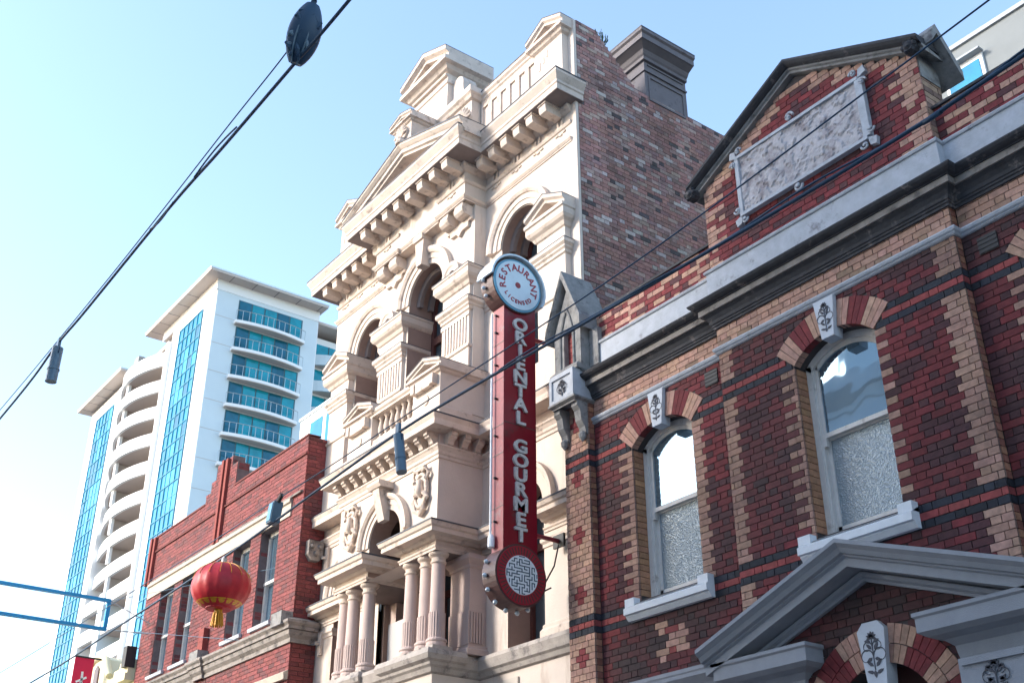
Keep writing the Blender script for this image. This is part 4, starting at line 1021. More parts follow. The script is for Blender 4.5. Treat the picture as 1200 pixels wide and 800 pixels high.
for c, h in RW: lay(11.2, RZ0, RZ1, lambda z: [(YR + .03, YR + .22)], rcol, rbr, axis='y', plane=c - h, bond='stretch')
emit_bricks(rbr, rb, ok=lambda m: 7.5 < m[2] < 11.2 and m[0] > -24)
for c, h in RW:
    yf = YR + .18
    wn_ = MB().box(c - h, c + h, yf - .02, yf + .1, 8.50, 8.56).build('window', WHITE_P, rb)
    f = MB()
    f.box(c - h, c - h + .07, yf, yf + .1, RZ0, RZ1); f.box(c + h - .07, c + h, yf, yf + .1, RZ0, RZ1); f.box(c - h, c + h, yf, yf + .1, RZ1 - .08, RZ1); f.box(c - h, c + h, yf, yf + .1, RZ0, RZ0 + .09)
    f.build('frame', WHITE_P, wn_)
    box('upper_pane', GLASS, wn_, c - h + .06, c + h - .06, yf + .05, yf + .06, 8.55, RZ1 - .07); box('lower_pane', GLASS, wn_, c - h + .06, c + h - .06, yf + .075, yf + .085, RZ0 + .08, 8.52)
    MB().mould([(c - h - .06, YR), (c + h + .06, YR)], [(-.2, RZ0 - .10), (.06, RZ0 - .10), (.07, RZ0 - .03), (-.2, RZ0 + .03)]).build('sill', STONE, rb)
box('blind_wall', CONC, rb, RX0 + .3, RX1 - .3, 10.6, 10.65, 6, 9.8)
LINT = mat('pale_stone_lintel', (.46, .40, .33), .85, var=.2, var_scale=4, dark=(.2, .17, .15), dark_amt=.2, dark_scale=4)
MB().mould([(-28.15, YR), (-20.50, YR)], [(0, 9.61), (.03, 9.61), (.03, 9.88), (.07, 9.90), (.07, 9.97), (0, 9.99)]).build('lintel_band', LINT, rb)
MB().mould([(RX0 - .05, YR), (RX1 - .05, YR)], [(0, 9.99), (.05, 9.985), (.06, 10.02), (0, 10.04)]).build('lintel_cap', STONE_PATCHY, rb)
for z in (10.80,):
    for a, b in ((RX0, -24.25), (-23.98, RX1)): MB().mould([(a, YR), (b, YR)], [(0, z), (.03, z), (.03, z + .035), (0, z + .04)]).build('brick_string', mat('dark_red_brick', (.14, .035, .03), .9), rb)  # string in a darker red than the wall bricks
for x, zt in ((-24.12, 12.0), (-28.22, 11.2)):
    for d in (0, .16): box('brick_rib', mat('red_brick_rib', (.25, .055, .045), .9, var=.25, var_scale=14), rb, x - .13 + d, x - .02 + d, YR - .10 + (.03 if d else 0), YR, 9.98, zt)
box('brick_rib', MATS['red_brick_rib'], rb, -24.28, -24.02, YR - .12, YR, 7.46, 8.06)
CO = [(RX0, YR), (-24.35, YR), (-24.35, YR - .05), (-23.95, YR - .05), (-23.95, YR), (RX1, YR), (RX1, 10.25)]
MB().mould(CO, [(0, 6.98), (.04, 6.98), (.04, 7.06), (.10, 7.12), (.12, 7.20), (.0, 7.21)]).build('cornice_bed', STONE_PATCHY, rb)
MB().mould(CO, [(0, 7.21), (.15, 7.21), (.15, 7.27), (.20, 7.32), (.20, 7.37), (0, 7.46)]).build('cornice', STONE_PATCHY, rb)
for x in (-20.25, -24.15): box('cornice_cap_block', STONE_OLD, rb, x - .22, x + .22, YR - .24, YR, 7.30, 7.56)
MB().mould([(RX0, YR), (RX1, YR)], [(0, 6.30), (.08, 6.30), (.10, 6.42), (0, 6.48)]).build('lower_string', LINT, rb)
MB().mould([(RX0, YR), (-25.2, YR)], [(0, 11.2), (.02, 11.2), (.02, 11.24), (-.3, 11.25)]).build('coping', MATS['dark_red_brick'], rb)
MB().mould([(-23.55, YR), (RX1, YR)], [(0, 11.2), (.02, 11.2), (.02, 11.24), (-.3, 11.25)]).build('coping', MATS['dark_red_brick'], rb)
cs = MB().prism_x([(9.90, 8.98), (10.22, 8.98), (10.22, 8.70), (10.14, 8.58), (9.98, 8.58), (9.90, 8.70)][::-1], RX1, RX1 + .14).build('corbel_head', STONE_PATCHY, rb)
for y_, z_, r_ in ((9.98, 8.86, .07), (10.14, 8.86, .07), (10.06, 8.72, .08)): MB().tube([(RX1 + .10, y_, z_), (RX1 + .19, y_, z_)], r_, 10, [r_, r_ * .5]).build('corbel_boss', STONE_PATCHY, cs)

# ------------------------------------------------------------------ the pale lemon building beyond it
lb = thing('lemon_building', (-33, 11, 0), 'low pale lemon rendered building with a rounded scrolled parapet past the red bricks', 'building')
LX0, LX1, YLm = -40.0, -28.35, 9.80
w = MB(); w.box(LX0, LX1, YLm, 20, .12, 7.7); w.build('wall', LEMON, lb)
pts = [(-32.2, 7.7), (-29.9, 7.7), (-29.9, 8.05), (-30.1, 8.25), (-30.35, 8.55), (-30.75, 8.70), (-31.2, 8.68), (-31.6, 8.5), (-31.9, 8.2), (-32.2, 8.05)]
MB().prism_y(pts, YLm - .12, YLm + .4).build('rounded_parapet', LEMON, lb)
MB().tube([(x, YLm - .13, z) for x, z in pts[2:]], .09, 8).build('parapet_roll', LEMON, lb, smooth=True)
MB().prism_y([(-31.05, 7.6), (-30.75, 7.6), (-30.75, 8.38), (-30.9, 8.48), (-31.05, 8.38)], YLm - .16, YLm - .10).build('parapet_niche', CHIM, lb)
for i in range(3): MB().box(-29.55 + i * .2, -28.4, YLm - .25 + i * .05, YLm + .3, 7.7 + i * .17, 7.87 + i * .17).build('parapet_step', LEMON, lb)
box('downpipe_head', IRON, lb, -28.62, -28.38, YLm - .3, YLm - .05, 8.0, 8.5)
# red banner with a white character, hung off the lemon building
bn = thing('street_banner', (-30.5, 9.2, 6), 'crimson vertical street banner with a white brush-stroke character, beside the lemon building', 'banner')
box('cloth', BANNER, bn, -30.505, -30.495, 8.93, 9.42, 6.3, 8.54); box('top_arm', IRON, bn, -30.52, -30.48, 8.90, 9.78, 8.54, 8.58)
st = MB()
def stroke(p, wd):
    for a, b in zip(p[:-1], p[1:]):
        d = Vector((b[0] - a[0], b[1] - a[1])).normalized(); n = Vector((-d.y, d.x)) * wd
        st.prism_x([(a[0] - n.x, a[1] - n.y), (b[0] - n.x, b[1] - n.y), (b[0] + n.x, b[1] + n.y), (a[0] + n.x, a[1] + n.y)], -30.494, -30.488)
stroke([(9.04, 7.93), (9.17, 8.00), (9.29, 8.07)], .026); stroke([(9.165, 8.20), (9.18, 7.98), (9.14, 7.80), (9.03, 7.62)], .028); stroke([(9.18, 7.95), (9.24, 7.78), (9.33, 7.64)], .026)
st.build('character', SIGN_W, bn)

# ------------------------------------------------------------------ small white block behind, grey block behind the gable
wb = thing('white_building', (-31.5, 18, 0), 'plain white block with a pale window behind the red stepped parapet', 'building')
box('wall', TWHITE, wb, -33.55, -27.0, 16, 24, 0, 18.05); box('parapet_cap', TGREY, wb, -33.6, -26.95, 15.95, 24.05, 18.05, 18.15)
for a in (-32.7, -31.6):
    o = box('window', TWHITE, wb, a - .05, a + .95, 15.96, 16.02, 16.5, 17.75); box('pane', TGLASS, o, a + .03, a + .87, 15.94, 15.965, 16.58, 17.66)
gb = thing('grey_building', (-4, 24, 0), 'pale grey concrete block with one blue window rising behind the gable', 'building')
GBM = mat('grey_block_render', (.19, .205, .21), .85, var=.12, var_scale=1.2)
box('wall', GBM, gb, -11.6, 6, 20, 30, 0, 19.9)
for i in range(5): box('wall_panel', GBM, gb, -11.5 + i * 3.4, -8.16 + i * 3.4, 19.97, 20.001, 12, 19.6)
MB().mould([(-11.6, 20), (6, 20)], [(0, 19.85), (.06, 19.86), (.06, 19.97), (-.3, 19.98)]).build('coping', ZINC, gb)
gw = box('window', TWHITE, gb, -10.40, -9.45, 19.90, 20.02, 18.4, 19.32); box('pane', TGLASS, gw, -10.32, -9.53, 19.88, 19.91, 18.5, 19.16); box('hood', ZINC, gw, -10.45, -9.40, 19.72, 19.92, 19.30, 19.35)

# ------------------------------------------------------------------ the apartment tower
tw = thing('apartment_tower', (-112, 42, 0), 'tall white apartment tower with teal glass strips and curved balconies', 'tower')
TX, TY = -94.5, 35.0
FL = 2.93; ZT = 59.6
c = MB()
c.box(-105.4, TX, TY, 46.0, 0, ZT, faces='xXyYZ'); c.box(-131.0, -118.6, TY + .4, 52, 0, ZT - .3, faces='xXyYZ')
c.box(-118.6, -105.4, TY + 3.2, 52, 0, ZT, faces='yYZ')
c.box(TX - 12, TX - 2.2, 46.0, 62, 0, ZT - .9, faces='xXyYZ')
c.build('wall', TWHITE, tw)
box('painted_side_shade', TGREY, tw, TX, TX + .06, TY + .05, 45.9, 0, ZT - .15)  # blue-grey sheet over the white side wall: its shade painted as colour
for k in range(12):
    z = ZT - 3.2 - k * FL
    box('panel_joint', TDARK, tw, TX + .06, TX + .07, TY + .1, 37.3, z, z + .05)
def roof(name, x0, x1, y0, y1, z, ov):
    o = MB().box(x0 - ov, x1 + ov, y0 - ov, y1, z, z + .2).build(name, TSOFF, tw)
    box('roof_edge', TGREY, o, x0 - ov - .05, x1 + ov + .05, y0 - ov - .05, y1 + .05, z + .201, z + .36)
    for i in range(int((x1 - x0) / 2.4)): box('soffit_joint', CHIM, o, x0 + i * 2.4, x0 + i * 2.4 + .06, y0 - ov, y0, z - .02, z)
    return o
roof('roof', -108.6, TX, TY, 46.3, 60.3, 1.4); roof('roof', -131.0, -119.4, TY + .4, 52, 59.7, 1.4); roof('roof', -119.4, -108.8, TY + 2.4, 52, 60.0, 1.2)
for i in range(5): box('soffit_joint', CHIM, tw, TX, TX + 1.4, TY + 1 + i * 2.4, TY + 1.06 + i * 2.4, 60.27, 60.3)
MB().box(TX - 13, TX - .6, 46.35, 63, 59.4, 59.7).build('rear_roof', TSOFF, tw)
MB().mould([(-108, TY), (TX, TY), (TX, 46)], [(0, 59.2), (.12, 59.2), (.12, 60.3), (0, 60.3)]).build('roof_band', TWHITE, tw)
def strip(x0, x1, y, zt, cols):
    o = box('glass_strip', TGLASS, tw, x0, x1, y - .06, y + .02, 0, zt)
    rr = random.Random(int(-x0))
    for k in range(20):
        for j in range(cols):
            if rr.random() < .45:
                xa = x0 + (x1 - x0) * j / cols; zz = zt - (k + 1) * FL + .1
                box('pane', TGLASS2 if rr.random() < .5 else mat('tower_pale_glass', (.02, .33, .52), .1, .1), o, xa + .08, xa + (x1 - x0) / cols - .08, y - .09, y - .061, zz, zz + rr.choice((1.2, 2.6)))
    m = MB()
    for j in range(cols + 1):
        x = x0 + (x1 - x0) * j / cols; m.box(x - .05, x + .05, y - .13, y - .05, 0, zt)
    for k in range(40):
        z = zt - k * FL / 2; m.box(x0, x1, y - .12, y - .055, z - .05, z + .05)
    q = m.build('mullions', mat('tower_mullion', (.01, .20, .32), .4), o); q['kind'] = 'stuff'
strip(-103.1, -97.5, TY, 58.3, 5); strip(-128.4, -122.8, TY + .4, 57.6, 5)
# curved balconies (upper floors) and boxed balconies (below)
BXA, BXB = -118.4, -105.5
def bow(off, s=1.9, n=14):
    return [(BXA + (BXB - BXA) * i / n, TY + .1 - s * (1 - (2 * i / n - 1) ** 2) - off) for i in range(n + 1)]
for k in range(8):
    zt = 55.6 - k * FL; bs = 1.9 * (1, 1, 1, .95, .8, .6, .4, .2)[k]
    bo = MB().mould(bow(0, bs), [(-.3, zt), (0, zt), (0, zt + 1.30), (-.3, zt + 1.30)]).build('curved_balcony', TWHITE, tw)
    pts = bow(-.3, bs); m = MB(); m.prism_z(pts + [(BXB, TY + 3.2), (BXA, TY + 3.2)], zt + .02, zt + .25); m.build('slab', TSOFF, bo)
    MB().box(-113.2, -112.6, TY - bs * .75, TY - bs * .75 + .3, zt - 1.6, zt).build('post', TWHITE, bo)
    MB().box(-113.2, -112.9, TY - bs * .75 + .3, TY + 3.2, zt - 1.6, zt).build('fin_wall', TDARK, bo)
    for a in (-117.5, -110.5): box('door_pane', TGLASS2, bo, a, a + 3.6, TY + 3.05, TY + 3.19, zt - 1.6, zt - .2)
MB().mould(bow(0), [(-.3, 56.9), (0.05, 56.9), (0.05, 57.15), (-.3, 57.15)]).build('curved_balcony_cap', TWHITE, tw)
box('screen', CONC, tw, -114.2, -112.9, TY - .8, TY + 2, 57.1, 59.4)
for k in range(8, 19):
    zt = 55.6 - k * FL
    for a, b in ((BXA, -113.4), (-111.9, BXB)):
        o = box('balcony_front', TWHITE, tw, a, b, TY - .35, TY, zt, zt + 1.3)
        box('slab', TSOFF, o, a, b, TY, TY + 3.2, zt + .02, zt + .25); box('door_pane', TGLASS2, o, a + .5, b - 2.0, TY + 3.05, TY + 3.19, zt - 1.6, zt - .2)
box('balcony_pier', TGREY, tw, -113.4, -111.9, TY - .5, TY + 3.2, 0, 55.6 - 8 * FL + 1.3); box('balcony_pier', TWHITE, tw, -105.7, -105.2, TY - .4, TY + 1, 0, 58)
box('balcony_pier', TWHITE, tw, -119.2, -118.2, TY - .4, TY + 3, 0, 58)
# side balconies with glazing
for k in range(9):
    zs = 56.3 - k * FL
    n = 12
    pl = [(TX + .06 + 1.05 * math.sin(PI * (.12 + .76 * i / n)) ** .7, 37.0 + 7.4 * i / n) for i in range(n + 1)]
    m = MB(); m.prism_z([(TX + .02, 37.0)] + pl + [(TX + .02, 44.4)], zs - .30, zs); so = m.build('side_balcony', TWHITE, tw)
    m = MB(); m.prism_z([(TX + .06, 37.1)] + [(x - .05, y) for x, y in pl] + [(TX + .06, 44.3)], zs - .36, zs - .301); m.build('slab_soffit', TSOFF, so)
    box('window_band', TFRAME, so, TX + .06, TX + .10, 37.3, 44.2, zs, zs + 2.45)
    for j in range(5):
        y = 37.4 + j * 1.36
        box('pane', TTEAL if (j * 7 + k * 3) % 3 else TGLASS2, so, TX + .10, TX + .13, y, y + 1.22, zs + .12, zs + 2.36)
    m = MB(); m.tube([(x - .05, y, zs + 1.05) for x, y in pl], .035, 6); m.build('handrail', RAIL, so)
    for i in range(0, n + 1): MB().box(pl[i][0] - .08, pl[i][0] - .03, pl[i][1] - .02, pl[i][1] + .02, zs, zs + 1.05).build('rail_post', RAIL, so)
for k in range(9):
    zs = 55.6 - k * FL
    pl = [(TX - 2.2 + 1.5 * math.sin(PI * (.1 + .8 * i / 10)), 46.6 + 5.5 * i / 10) for i in range(11)]
    o = MB().mould([(x, y) for x, y in pl], [(-.2, zs - .3), (0, zs - .3), (0, zs + .85), (-.2, zs + .85)]).build('rear_balcony', TGREY, tw)
    m = MB(); m.prism_z([(TX - 2.25, 46.6)] + [(x - .21, y) for x, y in pl] + [(TX - 2.25, 52.1)], zs - .3, zs - .05); m.build('slab', TSOFF, o)
    box('pane', TTEAL, o, TX - 2.19, TX - 2.1, 46.8, 51.8, zs, zs + 2.35)
    for j in range(4): box('mullion', TFRAME, o, TX - 2.1, TX - 2.05, 46.8 + j * 1.6, 46.9 + j * 1.6, zs, zs + 2.35)

# ------------------------------------------------------------------ the projecting sign
def text_mesh(body, size, extrude, offset=0.0, m=None):
    cu = bpy.data.curves.new('letter', 'FONT'); cu.body = body; cu.size = size; cu.extrude = extrude; cu.offset = offset; cu.align_x = 'CENTER'; cu.align_y = 'CENTER'; cu.resolution_u = 3
    ob = bpy.data.objects.new('tmp', cu); col.objects.link(ob)
    dg = bpy.context.evaluated_depsgraph_get(); dg.update()
    me = bpy.data.meshes.new_from_object(ob.evaluated_get(dg))
    bpy.data.objects.remove(ob); bpy.data.curves.remove(cu)
    me.materials.clear(); me.materials.append(m)
    return me
SX0, SX1 = -12.66, -12.40
SY0, SY1 = 9.10, 9.70
sg = thing('hanging_sign', (-12.53, 9.4, 5.9), 'tall red vertical sign lettered ORIENTAL GOURMET with round ends, fixed to the cream building', 'sign')
box('cabinet', RED_S, sg, SX0, SX1, SY0 + .012, SY1, 6.3, 10.9)
sd = box('cabinet_edge', RED_SIDE, sg, SX0 - .004, SX1 + .004, SY0, SY0 + .012, 6.6, 10.6)
for z in (7.3, 8.1, 8.55, 9.3, 9.9): box('edge_seam', BROWN_RIM, sd, SX0 - .006, SX1 + .006, SY0 - .004, SY0, z, z + .012)
box('face_seam', BROWN_RIM, sg, SX1, SX1 + .003, SY0 + .012, SY1, 8.585, 8.60)
MB().tube([(SX0 + .03, SY0 - .05, 6.9), (SX0 + .03, SY0 - .05, 10.45)], .016, 8).build('neon_tube', SIGN_W, sg)
for z in (7.1, 7.75, 8.4, 9.0, 9.55, 10.1, 10.4): MB().tube([(SX0 + .10, SY0, z), (SX0 + .10, SY0 - .05, z)], .018, 6).build('tube_clip', IRON, sg)
MB().lathe(SX0 + .05, SY0 - .05, [(.02, 6.72), (.05, 6.74), (.05, 6.86), (.03, 6.92)], 10).build('tube_cap', SIGN_W, sg)
word = 'ORIENTAL GOURMET'
for i, chh in enumerate(word):
    if chh == ' ': continue
    z = 10.25 - i * .2225
    me = text_mesh(chh, .28, .018, .009, LETTER)
    o = link('letter', me, (SX1 + .02, 9.395, z), sg); o.rotation_euler = (R(90), 0, R(90)); o.scale = (1.22, 1, 1)
def disc(y, z, r, x0, x1, m, name, parent, n=40):
    return MB().prism_x([(y + math.cos(2 * PI * k / n) * r, z + math.sin(2 * PI * k / n) * r) for k in range(n)], x0, x1).build(name, m, parent)
# top roundel
ty, tz = 9.33, 10.93
d = disc(ty, tz, .47, SX0 - .02, SX1 + .03, BROWN_RIM, 'top_drum', sg)
disc(ty, tz, .455, SX1 + .03, SX1 + .045, mat('blue_rim', (.12, .34, .48), .4), 'rim', d); disc(ty, tz, .42, SX1 + .045, SX1 + .055, SIGN_B, 'dial', d); disc(ty, tz, .05, SX1 + .055, SX1 + .06, RED_SIDE, 'centre_dot', d)
hood_ = MB(); n = 16
rows = []
for k in range(n + 1):
    a = R(175) - R(205) * k / n
    rows.append([(x, ty + math.cos(a) * rr_, tz + math.sin(a) * rr_) for x, rr_ in ((SX0 - .05, .50), (SX1 + .09, .50), (SX1 + .09, .53), (SX0 - .05, .53))])
hood_.grid(list(map(list, zip(*rows)))); hood_.poly(rows[0]); hood_.poly(rows[-1]); hood_.build('hood', SIGN_B, d)
INK = mat('sign_ink', (.34, .03, .05), .5)
def ring_text(word, r, a0, a1, size, flip, parent):
    for i, chh in enumerate(word):
        a = a0 + (a1 - a0) * i / (len(word) - 1)
        me = text_mesh(chh, size, .003, .003, INK)
        o = link('letter', me, (SX1 + .058, ty + math.cos(a) * r, tz + math.sin(a) * r), parent)
        t = a - PI / 2 if not flip else a + PI / 2
        o.rotation_euler = (Vector((0, 0, 1)).rotation_difference(Vector((0, 0, 1)))).to_euler()
        from mathutils import Matrix
        M = Matrix(((0, 0, 1), (1, 0, 0), (0, 1, 0)))
        o.rotation_euler = (M @ Matrix.Rotation(t, 3, 'Z')).to_euler()
ring_text('RESTAURANT', .30, R(196), R(-14), .17, False, d)
ring_text('LICENSED', .30, R(222), R(318), .095, True, d)
# bottom roundel with a fret pattern
by, bz = 9.39, 6.345
d2 = disc(by, bz, .44, SX0 - .02, SX1 + .03, BROWN_RIM, 'bottom_drum', sg)
disc(by, bz, .41, SX1 + .03, SX1 + .042, mat('crimson_ring', (.36, .015, .03), .4), 'ring', d2)
tk = MB()
for k in range(44):
    a = 2 * PI * k / 44; u = Vector((math.cos(a), math.sin(a))); v = Vector((-u.y, u.x)) * .009
    P = [u * .29 - v, u * .39 - v, u * .39 + v, u * .29 + v]
    tk.prism_x([(by + p.x, bz + p.y) for p in P], SX1 + .042, SX1 + .046)
o = tk.build('ring_ticks', BROWN_RIM, d2); o['kind'] = 'stuff'
wdsc = disc(by, bz, .275, SX1 + .042, SX1 + .05, SIGN_W, 'fret_disc', d2)
fz = MB(); gx = .043; rr = random.Random(11)
def seg(y0, z0, y1, z1):
    if math.hypot(y0, z0) < .265 and math.hypot(y1, z1) < .265:
        fz.box(SX1 + .05, SX1 + .054, by + min(y0, y1) - .0065, by + max(y0, y1) + .0065, bz + min(z0, z1) - .0065, bz + max(z0, z1) + .0065)
N_ = 6
seen = {(0, 0)}; stack = [(0, 0)]
while stack:                              # a branching key-fret of dark lines
    a, b = stack[-1]; nb = [(a + 1, b), (a - 1, b), (a, b + 1), (a, b - 1)]
    nb = [q for q in nb if q not in seen and max(abs(q[0]), abs(q[1])) <= N_]
    if not nb: stack.pop(); continue
    q = rr.choice(nb); seen.add(q); seg(a * gx, b * gx, q[0] * gx, q[1] * gx); stack.append(q)
o = fz.build('fret_lines', mat('fret_ink', (.02, .06, .10), .5), wdsc); o['kind'] = 'stuff'
bulb_me = MB().lathe(0, 0, [(.012, 0), (.03, .015), (.035, .04), (.02, .062), (.004, .07)], 10).mesh('bulb', BULB, smooth=True)
def bulb(y, z, a):
    for x in (SX0 + .09,):
        o = link('bulb', bulb_me, (x, y, z), sg); o.rotation_euler = (Vector((0, math.cos(a), math.sin(a))).to_track_quat('Z', 'Y')).to_euler()
for k in range(9):
    a = R(160 + k * 24); bulb(by + math.cos(a) * .44, bz + math.sin(a) * .44, a)
for k in range(3):
    a = R(178 + k * 15); bulb(ty + math.cos(a) * .47, tz + math.sin(a) * .47, a)
MB().tube([(SX0 + .1, SY1, 7.05), (-12.50, 10.18, 7.02)], .035, 8).build('bracket_arm', RED_SIDE, sg); MB().tube([(SX0 + .1, SY1, 10.2), (-12.50, 10.18, 10.2)], .035, 8).build('bracket_arm', RED_SIDE, sg)
box('wall_plate', IRON, sg, -12.62, -12.38, 10.16, 10.20, 6.93, 7.12)
MB().tube([(-12.42, 10.1, 6.93), (-12.40, 10.0, 6.6), (-12.6, 9.9, 6.25), (-12.75, 9.85, 6.2), (-12.6, 10.1, 6.35)], .012, 6).build('feed_wire', IRON, sg)

# ------------------------------------------------------------------ overhead cables and what hangs from them
def smooth(pts, n=8):
    P = [Vector(p) for p in pts]; out = []
    for i in range(len(P) - 1):
        p0, p1, p2, p3 = P[max(i - 1, 0)], P[i], P[i + 1], P[min(i + 2, len(P) - 1)]
        for k in range(n):
            t = k / n
            out.append(.5 * ((2 * p1) + (-p0 + p2) * t + (2 * p0 - 5 * p1 + 4 * p2 - p3) * t * t + (-p0 + 3 * p1 - 3 * p2 + p3) * t ** 3))
    out.append(P[-1]); return out
YC1, YC2 = 6.5, 3.5
def cable(name, pts, r, m, label, lash=0):
    o = MB().tube(smooth(pts), r, 8).build(name, m, smooth=True); tag(o, label, 'cable', 'overhead cables')
    return o
main = [(-60, 6.95), (-40, 6.68), (-24.95, 6.65), (-20, 6.78), (-15.75, 6.92), (-12.76, 7.11), (-10.95, 7.22), (-9.49, 7.22), (-7.46, 7.17), (-5.34, 7.13), (-3.57, 7.13), (-2.80, 7.18), (6, 7.7), (20, 8.6)]
cable('power_cable', [(x, YC1, z) for x, z in main], .0165, CABLE, 'thick dark cable strung along the street, carrying the red lantern')
ls = [(x, YC1 + .02 * math.sin(x * 3.1), z + .025 + .022 * math.sin(x * 2.2)) for x, z in [(p.x, p.z) for p in smooth([(x, 0, z) for x, z in main], 10)] if -9 < x < 2]
cable('lashed_wire', ls, .009, CABLE, 'thin wire lashed loosely along the thick cable in front of the gable')
thin = [(-60, 7.6), (-30, 7.32), (-17.91, 7.29), (-14.49, 7.33), (-12.57, 7.34), (-10.36, 7.40), (-7.45, 7.46), (-5.79, 7.55), (-4.09, 7.70), (-2.9, 7.80), (6, 8.6), (20, 10)]
cable('span_wire', [(x, YC1 - .0, z) for x, z in thin], .0075, STEEL if False else CABLE, 'thin taut wire just above the thick cable with the lantern')
up = [(-60, 9.6), (-30, 9.12), (-18.07, 9.17), (-15.47, 9.33), (-14.21, 9.34), (-11.34, 9.42), (-9.90, 9.38), (-8.23, 9.37), (-7.11, 9.36), (-2, 9.5), (10, 10.2)]
cable('telecom_cable', [(x, YC2, z) for x, z in up], .018, CABLE, 'thick dark cable against the sky, carrying the long splice case')
upw = [(-60, 9.9), (-30, 9.36), (-18.25, 9.37), (-15.4, 9.40), (-12.66, 9.47), (-9.9, 9.62), (-8.29, 9.70), (-7.75, 9.95), (-2, 10.2), (10, 10.9)]
cable('support_wire', [(x, YC2, z) for x, z in upw], .0075, CABLE, 'thin wire running above the thick cable in the open sky')
for i, (xa, xb) in enumerate(((-11.9, -11.2), (-10.6, -9.5))):
    pts = [(xa + (xb - xa) * t / 10, YC2 - .02, 9.40 - .06 * math.sin(PI * t / 10)) for t in range(11)]
    if i: pts = [(x, y, z + .11 * math.sin(PI * k / 10)) for k, (x, y, z) in enumerate(pts)]
    cable('slack_loop', pts, .010, CABLE, ('short slack loop drooping under the splice-case cable', 'short slack loop arched over the splice-case cable')[i])
# splice case
scs = thing('splice_case', (-7.92, YC2, 9.35), 'long dark blue splice case slung on the cable against the open sky', 'splice case')
m = MB(); rows = []
ax = Vector((.45, 0, .89)).normalized(); c0 = Vector((-8.22, YC2, 9.36)); ll = .62
side = Vector((ax.z, 0, -ax.x)); out_ = Vector((0, 1, 0))
for k in range(15):
    t = k / 14; r_ = .165 * (math.sin(PI * (.07 + .86 * t)) ** .6)
    rows.append([c0 + ax * (ll * t) + (side * math.cos(2 * PI * j / 14) * (1.0 if math.cos(2 * PI * j / 14) > 0 else .55) + out_ * math.sin(2 * PI * j / 14)) * r_ for j in range(14)])
m.grid(rows, True); m.poly(rows[0]); m.poly(rows[-1]); m.build('shell', CABLE, scs, smooth=True)
vw = Vector((.62, -.36, -.70)).normalized(); lat = ax.cross(vw).normalized()
rs = random.Random(4)
for k in range(16):                                   # lumps, clips and moulded lugs on the underside
    t = rs.uniform(.12, .88); q = rs.uniform(-.8, .8); rr_ = .165 * (math.sin(PI * (.07 + .86 * t)) ** .6)
    p = c0 + ax * (ll * t) + (vw * math.sqrt(max(0, 1 - q * q)) + lat * q) * rr_ * .97
    d_ = (ax * rs.uniform(-1, 1) + lat * rs.uniform(-1, 1)).normalized() * rs.uniform(.03, .07)
    MB().tube([p - d_, p, p + d_], .022, 6, [.012, rs.uniform(.018, .03), .010]).build('lug', CABLE2 if k % 5 == 0 else CABLE, scs)
for t in (.18, .34, .50, .68, .84):
    rr_ = .165 * (math.sin(PI * (.07 + .86 * t)) ** .6)
    p = c0 + ax * (ll * t) - side * rr_ * .5; MB().tube([p, p - side * .06 + Vector((0, -.03, 0))], .017, 6).build('bolt', CABLE, scs)
for q in (-.35, .3):
    MB().tube([c0 + ax * (ll * t / 10) + (vw * .94 + lat * q) * (.168 * (math.sin(PI * (.07 + .086 * t)) ** .6)) * 1.0 for t in range(11)], .009, 5).build('seam', CABLE2, scs)
MB().tube(smooth([c0 + ax * .02, c0 - side * .09 + ax * .1, c0 - side * .12 + ax * .25, c0 - side * .06 + ax * .33]), .008, 6).build('loop_wire', CABLE, scs)
MB().tube([c0 + ax * (ll + .0), c0 + ax * (ll + .05)], .03, 8).build('hanger', CABLE, scs)
def canister(name, x, y, ztop, dx, ln, r_, label):
    t = thing(name, (x, y, ztop), label, 'canister')
    a = Vector((x, y, ztop)); ax = Vector((dx, 0, -1)).normalized()
    MB().tube([a + ax * .06, a + ax * (.06 + ln * .62)], r_, 14).build('body', CABLE2, t)
    MB().tube([a + ax * (.06 + ln * .62), a + ax * (.06 + ln * .66)], r_ * 1.12, 14).build('collar', CABLE2, t)
    MB().tube([a + ax * (.06 + ln * .66), a + ax * (.06 + ln)], r_ * 1.02, 14).build('cap', CABLE2, t)
    MB().box(x - r_ * .6, x + r_ * .6, y - .02, y + .02, ztop - .05, ztop + .09).build('bracket', STEEL if False else CABLE2, t)
    MB().tube(smooth([a + Vector((.03, 0, -.02)), a + Vector((.09, 0, -.08)), a + Vector((.08, 0, -.16)), a + Vector((.02, 0, -.12))]), .008, 6).build('lead', CABLE, t)
canister('cable_canister', -15.30, YC2, 9.30, -.02, .52, .078, 'blue grey cylinder hanging from the cable against the open sky')
canister('cable_canister', -10.97, YC1, 7.24, .22, .52, .062, 'blue grey cylinder hanging from the cable before the cream balcony')
